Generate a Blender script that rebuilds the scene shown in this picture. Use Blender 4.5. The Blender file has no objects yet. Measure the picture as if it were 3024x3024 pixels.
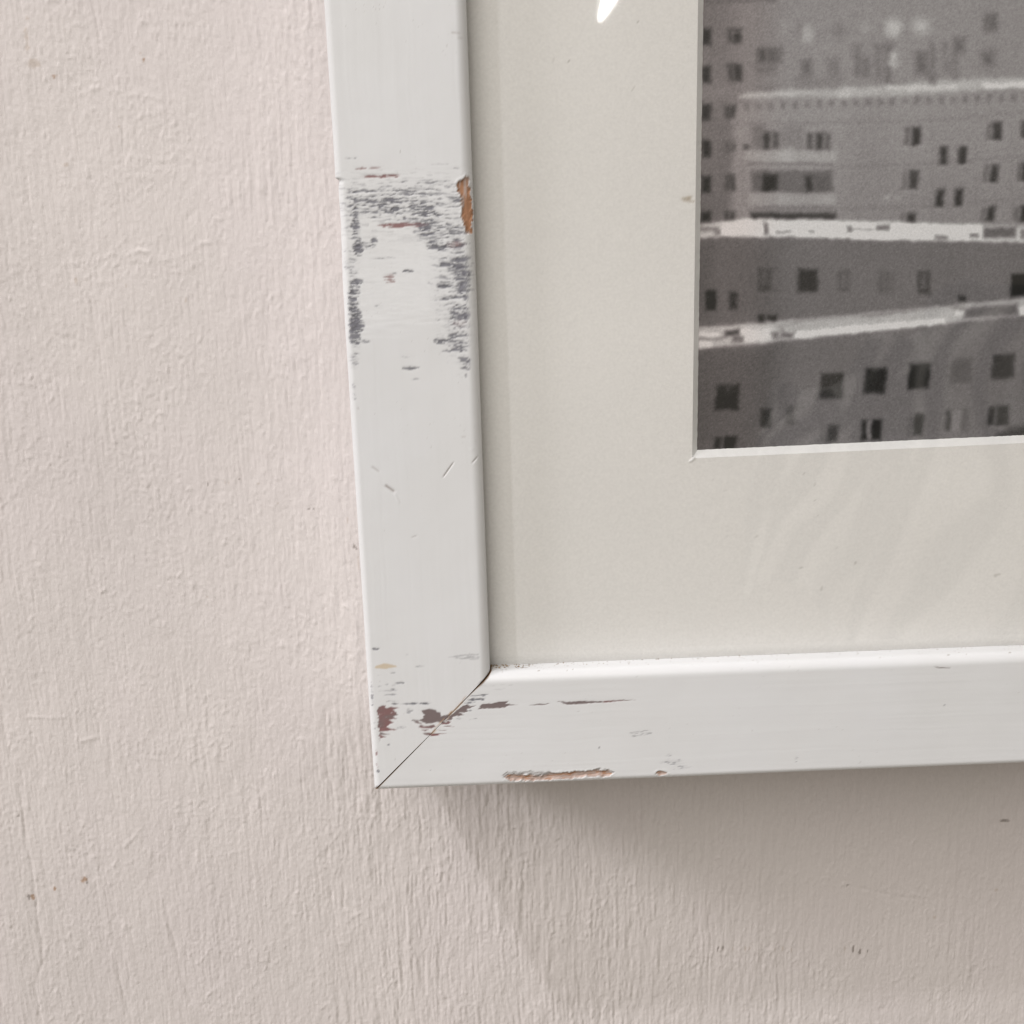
import bpy, math, random
import numpy as np
from mathutils import Matrix, Vector

MM = 0.001
scene = bpy.context.scene
COL = scene.collection

# ------------------------------------------------------------------ camera
cam_d = bpy.data.cameras.new('camera')
cam = bpy.data.objects.new('camera', cam_d)
COL.objects.link(cam)
cam_d.sensor_width = 36.0
cam_d.lens = 36.0 * 3057.79 / 3024.0
cam_d.clip_start = 0.005
cam_d.clip_end = 50.0
right = Vector((0.99912488, -0.03050431, -0.02861764))
down = Vector((-0.03482434, -0.22769865, -0.97310872))
fwd = Vector((0.02316781, 0.97325372, -0.22856168))
m = Matrix.Identity(4)
for i in range(3):
    m[i][0] = right[i]; m[i][1] = -down[i]; m[i][2] = -fwd[i]
m[0][3], m[1][3], m[2][3] = 0.0288079, -0.2212717, 0.117705
cam.matrix_world = m
scene.camera = cam

# ------------------------------------------------------------------ world + lamps
world = bpy.data.worlds.new('World')
scene.world = world
world.use_nodes = True
bg = world.node_tree.nodes['Background']
bg.inputs[0].default_value = (1.0, 0.89, 0.74, 1)
bg.inputs[1].default_value = 0.212

DW = 44.0          # wall lies this far behind the front face of the frame (mm)


def lamp(name, kind, loc, target, energy, color, **kw):
    d = bpy.data.lights.new(name, kind)
    d.energy = energy
    d.color = color
    for k, v in kw.items():
        setattr(d, k, v)
    o = bpy.data.objects.new(name, d)
    COL.objects.link(o)
    o.location = loc
    o.rotation_euler = (Vector(target) - Vector(loc)).to_track_quat('-Z', 'Y').to_euler()
    return o


# steep spotlight above and to the left: the crisp diagonal shadow under the frame
lamp('gallery_spot', 'SPOT', (-0.99, 0.044 - 1.0, 2.15), (-0.08, 0.03, -0.09), 63.0, (0.98, 0.965, 1.0),
     shadow_soft_size=0.04, spot_size=math.radians(18), spot_blend=1.0)
# second spotlight, lower and further left: the soft second shadow
lamp('second_spot', 'SPOT', (-2.39, 0.044 - 0.90, 1.67), (-0.07, 0.03, -0.06), 196.0, (1.0, 0.965, 0.99),
     shadow_soft_size=0.34, spot_size=math.radians(18), spot_blend=1.0)
# broad fill added in place of light bounced off the ceiling
lamp('ceiling_bounce', 'AREA', (-0.9, -2.4, 2.0), (0.03, 0.0, 0.05), 47.0, (1.0, 0.965, 0.925), shape='SQUARE', size=1.9)
# long lamp that the glass mirrors at the upper edge of the picture
tube_axis = Vector((0.44, 0.0, 0.9)).normalized()
hit = Vector((55.0, 5.56, 167.6)) * MM
tip_dir = Vector((26.4, -227.4, 48.9)).normalized()
tube_c = hit + tip_dir * 2.0 + tube_axis * 0.33
tube = lamp('tube_lamp', 'AREA', tube_c, (0.05, 0, 0.15), 1.9, (1.0, 0.99, 0.97), shape='ELLIPSE', size=0.058, size_y=0.66)
zz = (tube_c - Vector((0.05, 0, 0.15))).normalized()
yy = (tube_axis - zz * tube_axis.dot(zz)).normalized()
xx = yy.cross(zz)
tube.matrix_world = Matrix(((xx[0], yy[0], zz[0], tube_c[0]), (xx[1], yy[1], zz[1], tube_c[1]), (xx[2], yy[2], zz[2], tube_c[2]), (0, 0, 0, 1)))

scene.cycles.max_bounces = 6
scene.cycles.diffuse_bounces = 3
scene.cycles.glossy_bounces = 3
scene.cycles.transparent_max_bounces = 10
scene.cycles.use_adaptive_sampling = True
scene.cycles.adaptive_threshold = 0.015

scene.view_settings.view_transform = 'Standard'
scene.view_settings.look = 'None'
scene.view_settings.gamma = 1.0
scene.view_settings.exposure = 0.235
scene.view_settings.use_curve_mapping = False

# ------------------------------------------------------------------ measured marks (mm, x to the right, z up, from the outer corner of the frame)
WEAR_UPPER = [(7.36,132.07,1.85,0.39,0.8,0),(11.07,131.97,2.14,0.5,0.9,0),(15.35,131.72,2.15,0.5,0.7,0),(17.96,132.26,1.86,0.27,0.5,0),(24.24,131.81,1.38,0.66,1,0),(12.12,130.29,0.58,0.42,1,0),(15.98,130.05,0.92,0.44,1,0),(5.8,129.91,0.8,0.25,0.8,0),(18.86,130.11,1.72,0.69,0.9,0),(20.25,129.24,1.44,0.39,0.8,0),(18.37,128.88,1.43,0.27,0.6,0),(10.73,131.02,6.3,0.55,0.35,0),(13.62,131.49,7.44,1.65,0.3,0),(4.07,132.02,0.8,1.37,0.6,0),(3.77,129.55,0.63,1.65,0.55,0),(3.48,127.2,0.86,1.39,0.8,0),(3.55,125.11,0.63,1.39,0.6,0),(3.88,123.01,1.03,1.73,1,0),(5.68,123.24,1.73,0.61,0.9,0),(7.31,123.95,0.72,0.61,1,0),(2.5,132.07,1.71,1.91,0.3,0),(1.91,127.38,1.15,2.49,0.25,0),(2.02,120.11,1.44,3.08,0.28,0),(18.28,126.94,1.44,1.16,0.8,0),(19.22,125.52,2.16,0.78,0.7,0),(23.42,125.82,1.3,1.25,0.75,0),(24.88,126.2,1.44,1.94,0.6,0),(21.43,126.57,1.73,0.39,0.8,0),(17.9,124.99,1.73,0.4,0.6,0),(20.4,122.91,2.08,0.89,0.95,0),(21.83,122.36,1.73,0.56,0.6,0),(24.16,122.86,1.8,0.67,0.75,1),(25.3,122.27,1.16,1.12,0.5,0),(21.82,118.92,1.05,0.57,1,0),(24.9,119.46,1.45,1.12,0.8,0),(24.84,118.04,1.51,1.7,0.9,0),(25.06,116.33,1.46,1.56,1,0),(25.34,114.32,1.22,1.57,0.9,0),(21.35,114.84,1.34,0.68,1,0),(22.55,112.11,1.52,0.86,0.75,0),(25.56,112.6,0.88,1.29,0.8,0),(24.81,110.03,1.47,0.63,0.75,0),(25.65,108.85,0.76,1.44,0.85,0),(24.3,108.13,1.47,0.47,0.85,0),(23.31,109.15,0.76,0.63,0.6,0),(21.79,107.95,1.23,0.17,0.8,0),(24.1,106.86,1.47,0.7,0.45,1),(22.96,104.28,3.25,0.7,0.6,0),(20.11,103.34,1.24,0.58,0.95,0),(22.48,103.36,1.77,0.64,0.7,0),(24.25,101.89,1.54,0.94,0.9,0),(21.51,101.33,1.89,0.53,0.65,0),(24.74,99.23,1.19,0.76,0.8,0),(25.11,97.89,1.07,0.88,0.75,0),(25.21,95.96,0.36,0.35,0.7,0),(2.58,114.41,1.05,1.71,0.9,0),(2.11,111.56,0.93,2.29,0.9,0),(2.35,108.97,1.23,1.72,0.9,0),(2.6,107.22,1.4,1.45,1,0),(2.1,104.91,1.05,1.74,0.9,0),(1.61,99.95,1.0,1.76,0.45,0),(1.18,93.15,0.47,1.78,0.45,0),(4.5,103.73,1.17,0.35,0.5,0),(3.2,115.96,1.16,0.57,0.9,0),(14.06,117.84,1.05,0.39,1,0),(10.11,117.33,1.16,0.17,0.8,1),(9.94,116.76,1.04,0.15,0.8,1),(10.05,116.19,1.05,0.14,0.8,1),(10.17,115.68,0.99,0.14,0.8,1),(6.11,115.88,1.45,0.23,0.5,0),(11.14,117.44,0.58,0.14,0.7,0),(13.34,97.96,1.72,0.41,0.9,0),(14.4,95.47,0.89,0.17,0.5,0),(8.99,120.61,2.6,0.2,0.45,0),(14.08,129.27,7.46,1.66,0.22,0),(13.75,133.96,8.57,0.39,0.3,0),(10.92,134.45,2.28,0.16,0.5,0),(18.96,135.25,2.28,0.16,0.55,0),(6.04,133.95,2.28,0.16,0.55,0),(12.41,135.5,2.27,0.14,0.4,0),(7.15,128.63,2.58,0.16,0.4,0),(12.33,128.76,2.01,0.17,0.45,0),(21.12,138.81,1.99,0.11,0.4,0),(3.61,140.48,1.69,0.11,0.4,0),(25.06,137.9,0.72,0.21,0.5,0),(13.39,127.07,4.31,0.42,1,1),(9.34,136.75,3.27,0.3,1,1),(12.19,136.74,1.02,0.27,0.9,1),(5.46,138.4,1.02,0.28,0.6,1),(8.3,138.41,1.14,0.22,0.4,1),(24.43,118.62,2.76,8.42,0.42,0),(23.88,105.12,2.66,7.52,0.36,0),(21.58,116.71,3.2,11.79,0.22,0),(2.31,110.12,1.17,7.98,0.42,0),(3.55,127.06,0.98,7.16,0.42,0),(13.63,131.77,10.89,2.19,0.4,0),(15.25,129.79,9.48,1.66,0.34,0),(20.05,128.0,4.32,1.94,0.42,0),(20.22,125.21,4.32,1.67,0.42,0),(13.76,134.24,11.43,1.63,0.24,0),(11.98,100.36,2.07,0.3,0.25,0),(7.27,110.98,1.17,0.29,0.3,0)]
WEAR_CORNER = [(2.43,35.19,0.7,0.3,0.9,0),(5.87,22.31,1.39,0.15,0.5,0),(6.03,21.66,0.72,0.17,0.9,0),(8.23,21.52,0.9,0.13,0.9,0),(10.23,21.53,1.0,0.17,1,0),(12.83,21.44,1.4,0.19,1,0),(9.14,19.8,0.6,0.52,0.6,0),(9.74,19.89,0.41,0.25,0.6,0),(7.3,26.66,0.99,0.11,0.8,0),(4.5,26.4,0.47,0.17,0.7,0),(5.79,26.28,0.59,0.17,0.7,0),(2.69,26.13,0.6,0.17,0.5,0),(5.83,25.21,0.79,0.15,0.7,0),(5.21,24.91,1.39,0.13,0.6,0),(3.22,24.89,0.79,0.13,0.5,0),(5.16,23.95,1.59,0.15,0.6,0),(2.84,28.74,1.19,0.11,0.35,0),(5.95,29.25,0.67,0.13,0.5,0),(12.17,30.54,0.91,0.11,0.8,0),(9.44,33.44,0.32,0.21,0.5,0),(24.88,21.95,1.81,0.3,0.9,0),(23.67,21.67,1.2,0.15,0.8,0),(26.13,23.08,1.0,0.15,0.8,0),(24.51,22.87,1.21,0.1,0.6,0),(26.51,22.52,0.6,0.09,0.6,0),(23.05,21.16,1.2,0.13,0.8,0),(23.17,19.21,0.36,0.13,0.8,0),(20.69,17.41,0.72,0.13,0.7,0),(22.89,17.01,0.4,0.11,0.6,0),(24.1,17.04,0.72,0.11,0.6,0),(0.96,23.81,0.32,1.28,0.5,0),(0.96,22.09,0.32,0.86,0.6,0),(1.01,26.37,0.24,1.27,0.35,0),(4.07,11.53,0.32,0.17,0.6,0),(1.13,9.67,0.29,0.66,0.6,1),(1.14,6.36,0.33,1.1,0.45,1),(1.27,5.02,0.28,0.36,0.8,0),(1.13,16.46,0.24,0.87,0.35,0),(7.12,15.77,1.0,0.3,0.6,0),(5.29,7.95,0.12,0.13,0.6,0),(20.89,7.22,0.12,0.13,0.6,0),(18.22,5.72,0.12,0.17,0.7,0),(13.35,4.71,0.12,0.13,0.7,0),(16.3,11.43,0.12,0.14,0.5,0),(28.4,25.24,2.8,0.12,0.3,0),(32.41,25.16,1.2,0.15,0.35,0),(29.98,24.31,1.6,0.11,0.25,0),(26.93,11.3,0.14,0.16,0.5,0),(69.82,4.22,2.39,0.77,0.3,0),(71.98,2.91,2.07,0.52,0.3,0),(69.01,5.63,0.64,0.86,0.4,0),(99.12,3.79,0.48,0.61,0.4,0),(133.34,15.68,0.4,0.43,0.3,0)]
WEAR_SHAPES = [('g',[(12.09,19.79),(13.57,20.09),(15.19,19.72),(16.03,19.04),(16.59,18.15),(18.12,18.6),(19.16,19.34),(18.61,18.32),(17.67,17.49),(16.62,16.56),(15.42,16.78),(14.4,16.5),(12.79,16.5),(12.11,16.97),(10.82,17.24),(9.62,17.36),(9.83,17.61),(11.42,17.32),(12.36,17.93),(12.6,18.79)]),('g',[(18.51,18.22),(20.99,20.06),(22.23,20.76),(22.83,20.74),(23.01,20.3),(24.42,20.41),(23.4,19.85),(22.49,19.78),(22.57,19.13),(21.55,18.74),(20.55,18.89),(21.62,18.19),(19.3,17.97),(18.66,17.02),(17.45,17.07)]),('m',[(9.81,17.22),(10.81,17.13),(11.99,16.47),(10.78,16.52)]),('m',[(11.17,16.2),(12.76,15.85),(14.79,16.05),(15.07,15.54),(14.14,15.2),(12.34,15.37),(11.54,15.58)]),('m',[(11.92,15.02),(13.32,14.96),(12.5,14.6)]),('m',[(11.92,14.21),(12.69,14.26),(14.69,13.91),(13.86,13.51),(12.66,13.74)]),('m',[(16.73,16.66),(18.05,16.93),(18.74,16.69),(18.01,16.13),(16.4,16.02)]),('m',[(16.79,15.68),(18.0,15.78),(19.3,15.46),(17.58,15.43)]),('m',[(15.33,14.76),(17.34,14.63),(15.93,14.56)]),('m',[(13.66,13.41),(14.69,14.02),(17.31,13.8),(15.28,13.67),(15.88,13.38),(14.25,13.23)]),('m',[(2.09,20.86),(3.01,21.31),(4.01,21.27),(3.87,20.63),(5.0,21.01),(6.98,20.61),(5.35,20.22),(6.22,19.49),(6.38,18.88),(5.45,18.4),(6.53,17.97),(4.22,17.8),(4.8,17.39),(5.68,17.09),(4.35,16.54),(3.91,15.95),(3.3,15.82),(2.68,15.41),(1.94,15.99),(2.0,18.37)]),('m',[(2.09,16.42),(3.51,15.92),(6.29,15.26),(3.26,15.02),(2.25,15.0)]),('m',[(2.01,15.11),(3.03,14.53),(4.51,14.09),(2.4,14.14)]),('m',[(1.96,14.24),(3.67,13.51),(2.11,13.32)]),('m',[(1.91,13.37),(2.08,13.15),(1.93,12.28)]),('g',[(24.94,19.53),(25.84,20.72),(28.06,20.84),(29.88,21.2),(31.99,21.17),(31.37,20.6),(34.28,20.15),(32.06,20.03),(31.04,19.64),(28.82,19.58),(26.61,19.61)]),('g',[(36.63,19.99),(39.25,20.27),(41.75,20.25),(39.25,19.93)]),('g',[(43.22,20.75),(45.31,20.45),(49.35,20.54),(53.39,20.28),(53.59,20.02),(50.15,19.9),(46.51,19.75),(44.9,19.95)]),('m',[(53.59,20.36),(57.43,20.46),(61.48,20.38),(57.43,20.16),(53.79,19.92)]),('o',[(1.88,30.9),(2.99,31.34),(4.39,31.54),(6.15,31.13),(7.11,30.62),(5.52,30.43),(4.91,30.2),(2.15,30.53)]),('s',[(18.71,32.48),(21.51,32.95),(25.68,33.04),(25.43,31.57),(23.84,31.68),(21.47,31.94)]),('s',[(23.98,30.0),(25.38,30.15),(25.46,29.62),(24.16,29.57)]),('s',[(21.47,32.07),(24.05,31.8),(23.64,31.64),(22.06,31.79)]),('s',[(59.43,12.35),(64.74,12.78),(65.15,11.66),(60.65,11.06)]),('k',[(52.47,8.99),(52.71,8.89),(52.75,8.45),(52.55,8.5)]),('g',[(130.32,25.62),(130.83,25.6),(132.48,25.36),(134.12,25.25),(133.93,25.11),(132.49,25.17),(130.84,25.39)])]
CHIPS = [('w',[(24.79,134.77),(26.13,136.1),(27.35,136.56),(27.57,132.5),(27.72,128.9),(27.56,125.29),(26.56,124.89),(25.82,126.73),(25.37,131.18),(25.02,133.39)]),('w',[(30.45,2.31),(31.69,2.83),(36.4,2.62),(38.85,2.16),(40.91,2.74),(50.77,3.1),(54.88,3.01),(55.78,2.08),(55.28,1.43),(47.05,1.25),(42.93,0.99),(36.77,1.0),(31.44,1.23)]),('w',[(65.79,1.86),(66.82,2.17),(68.47,1.92),(68.72,1.37),(67.24,1.16),(66.0,1.4)]),('l',[(29.85,2.78),(31.1,3.57),(32.74,3.5),(34.36,3.16),(36.42,3.61),(38.87,2.96),(40.92,3.18),(40.91,2.69),(38.85,2.11),(36.4,2.58),(31.69,2.79),(30.45,2.22)]),('l',[(50.77,3.19),(53.24,3.4),(55.29,3.13),(55.94,2.2),(55.78,1.94),(54.88,2.97)])]
DENTS = [((6.84,72.6),(8.66,71.17),0.29,0.5,1),((8.65,70.88),(9.48,68.7),0.19,-0.25,0),((4.14,76.86),(5.59,75.75),0.14,0.3,0.6),((19.48,74.2),(21.69,77.13),0.1,0.5,0.5),((25.87,77.08),(27.05,78.29),0.09,0.5,0.4),((25.5,79.98),(26.17,79.96),0.06,-0.2,0),((11.95,60.79),(12.93,61.06),0.08,0.2,0.35),((23.81,82.72),(24.57,82.69),0.1,0.15,0.4),((1.82,89.7),(2.09,89.41),0.09,0.2,0.4),((24.89,163.55),(26.55,163.37),0.15,0.05,0.6),((26.21,162.61),(27.03,162.46),0.15,0.05,0.4)]
WALL_SPECKS = [(-89.12,-47.11,0.86,0.97,'b'),(-88.4,-47.88,0.49,0.55,'d'),(-97.54,-49.58,0.43,0.61,'b'),(-105.15,-51.85,0.48,0.97,'d'),(-104.06,-51.78,0.54,0.85,'b'),(-104.66,-26.4,0.42,0.47,'d'),(-48.8,168.25,0.37,0.35,'b'),(-39.95,168.2,0.57,0.16,'d'),(-70.06,165.15,0.58,0.38,'b'),(-74.68,168.08,1.64,1.0,'t'),(-75.63,171.64,0.57,0.53,'t'),(-74.79,177.9,0.4,0.45,'t'),(-69.85,145.19,0.75,0.4,'t'),(-75.48,174.31,0.57,2.27,'t'),(-71.5,133.1,0.38,0.29,'t'),(-56.23,153.63,0.33,0.24,'t'),(-70.83,117.99,0.38,0.76,'t'),(-58.77,116.37,0.26,0.42,'t'),(-44.49,112.54,0.31,0.6,'t'),(-49.44,169.89,0.24,0.23,'t'),(91.84,-78.31,0.3,0.84,'d'),(93.32,-78.39,0.37,0.84,'d'),(96.28,-78.79,0.22,0.67,'t'),(99.98,-78.97,0.29,0.83,'t'),(101.09,-79.03,0.3,0.84,'t'),(108.87,-79.43,0.29,0.84,'t'),(111.09,-79.54,0.3,0.84,'t'),(113.71,-80.26,0.22,0.84,'t'),(129.69,-80.65,0.22,1.34,'t'),(132.07,-80.78,0.38,1.35,'d'),(134.19,-81.56,0.45,1.02,'d'),(136.43,-81.67,0.23,0.67,'d'),(129.46,-59.45,0.59,0.4,'d'),(174.2,-40.75,1.31,0.47,'d'),(155.89,-71.28,0.6,0.42,'t'),(173.43,-63.06,0.59,0.49,'t'),(-43.46,65.71,0.25,0.52,'d'),(-39.0,66.04,0.13,0.52,'t'),(-38.08,65.68,0.12,0.52,'t'),(-35.31,66.66,0.25,0.45,'d'),(-30.67,65.39,0.51,0.16,'t'),(-25.86,60.03,0.25,0.26,'t'),(-17.87,58.2,0.38,0.2,'d'),(-16.75,58.13,0.31,0.16,'d'),(-8.0,54.94,0.16,1.32,'t'),(-6.87,47.56,0.39,0.54,'d'),(-6.26,46.87,0.26,0.47,'d'),(-6.03,42.81,0.16,2.02,'t'),(-50.6,53.43,0.32,0.26,'t'),(-46.59,35.17,0.32,0.28,'t')]
WALL_LINES = [([(-98.0,1.56),(-97.21,-8.18),(-96.97,-16.29)],0.5,-0.05),([(-103.15,-17.18),(-103.71,-33.1),(-102.94,-43.39),(-103.35,-58.76),(-103.88,-73.21),(-107.36,-80.72),(-106.96,-92.43)],0.5,-0.05),([(-106.83,-54.24),(-105.2,-62.41),(-104.43,-73.18)],0.5,0.05),([(-104.88,8.04),(-104.59,-1.0),(-104.13,-9.02)],0.9,-0.07),([(-67.17,-54.95),(-66.71,-63.71),(-65.63,-71.99),(-64.53,-80.37),(-63.36,-88.21)],0.6,-0.07),([(-84.37,-69.13),(-82.91,-75.57),(-82.27,-84.62),(-81.54,-90.52)],0.6,-0.06),([(-97.81,2.96),(-92.17,2.44),(-88.51,2.57)],0.3,0.06),([(-84.73,-4.7),(-80.42,-3.75)],0.4,0.07),([(-76.91,-37.36),(-73.3,-33.92),(-70.27,-30.77)],0.4,0.05),([(-79.3,1.33),(-79.85,-5.49)],0.3,-0.06),([(-18.13,-15.71),(-16.67,-25.79),(-14.53,-25.89)],0.4,-0.06),([(-19.81,-40.05),(-19.83,-52.31),(-19.3,-64.82),(-18.57,-78.88)],0.5,-0.06),([(-16.3,-44.48),(-16.45,-59.31)],0.4,-0.07),([(-59.32,181.53),(-58.88,178.5),(-58.63,172.02)],0.3,-0.05),([(-75.67,181.88),(-75.22,176.2)],0.3,-0.04),([(-55.22,155.19),(-56.28,144.03)],0.35,-0.04),([(-56.1,136.3),(-54.91,131.75)],0.35,-0.04),([(-61.44,162.22),(-60.39,162.39)],0.35,0.1),([(-57.06,123.91),(-54.39,124.88),(-52.32,124.19)],0.4,0.07),([(-39.72,125.93),(-37.12,126.27)],0.4,0.07),([(129.46,-59.45),(137.27,-61.79),(146.23,-64.44),(154.41,-65.5)],0.25,-0.05)]
MAT_SPECKS = [(100.75,70.37,0.19,0.22,'d'),(103.33,67.99,0.18,0.18,'d'),(80.02,69.76,0.18,0.18,'d'),(113.52,49.05,0.24,0.48,'d'),(126.67,83.53,0.13,0.36,'d'),(67.77,38.54,0.28,0.2,'t'),(104.3,60.69,0.18,0.19,'t'),(103.48,64.2,0.18,0.19,'t'),(108.97,52.78,0.19,0.38,'t'),(100.85,48.33,0.46,0.29,'t'),(90.28,56.29,0.36,0.38,'t'),(105.91,43.11,0.28,0.68,'t'),(147.24,44.91,0.94,0.29,'t'),(146.81,44.45,0.47,0.19,'t'),(63.09,166.17,0.16,0.13,'d'),(48.79,159.09,0.15,0.15,'d'),(62.07,153.59,0.18,0.06,'t'),(61.74,153.18,0.16,0.07,'t'),(45.53,159.21,0.11,0.1,'t'),(72.68,131.13,0.69,0.18,'o'),(73.83,131.46,1.16,0.15,'o'),(73.45,130.81,1.16,0.15,'o'),(74.42,130.53,0.77,0.14,'o'),(73.83,131.17,0.97,0.11,'o')]
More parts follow.
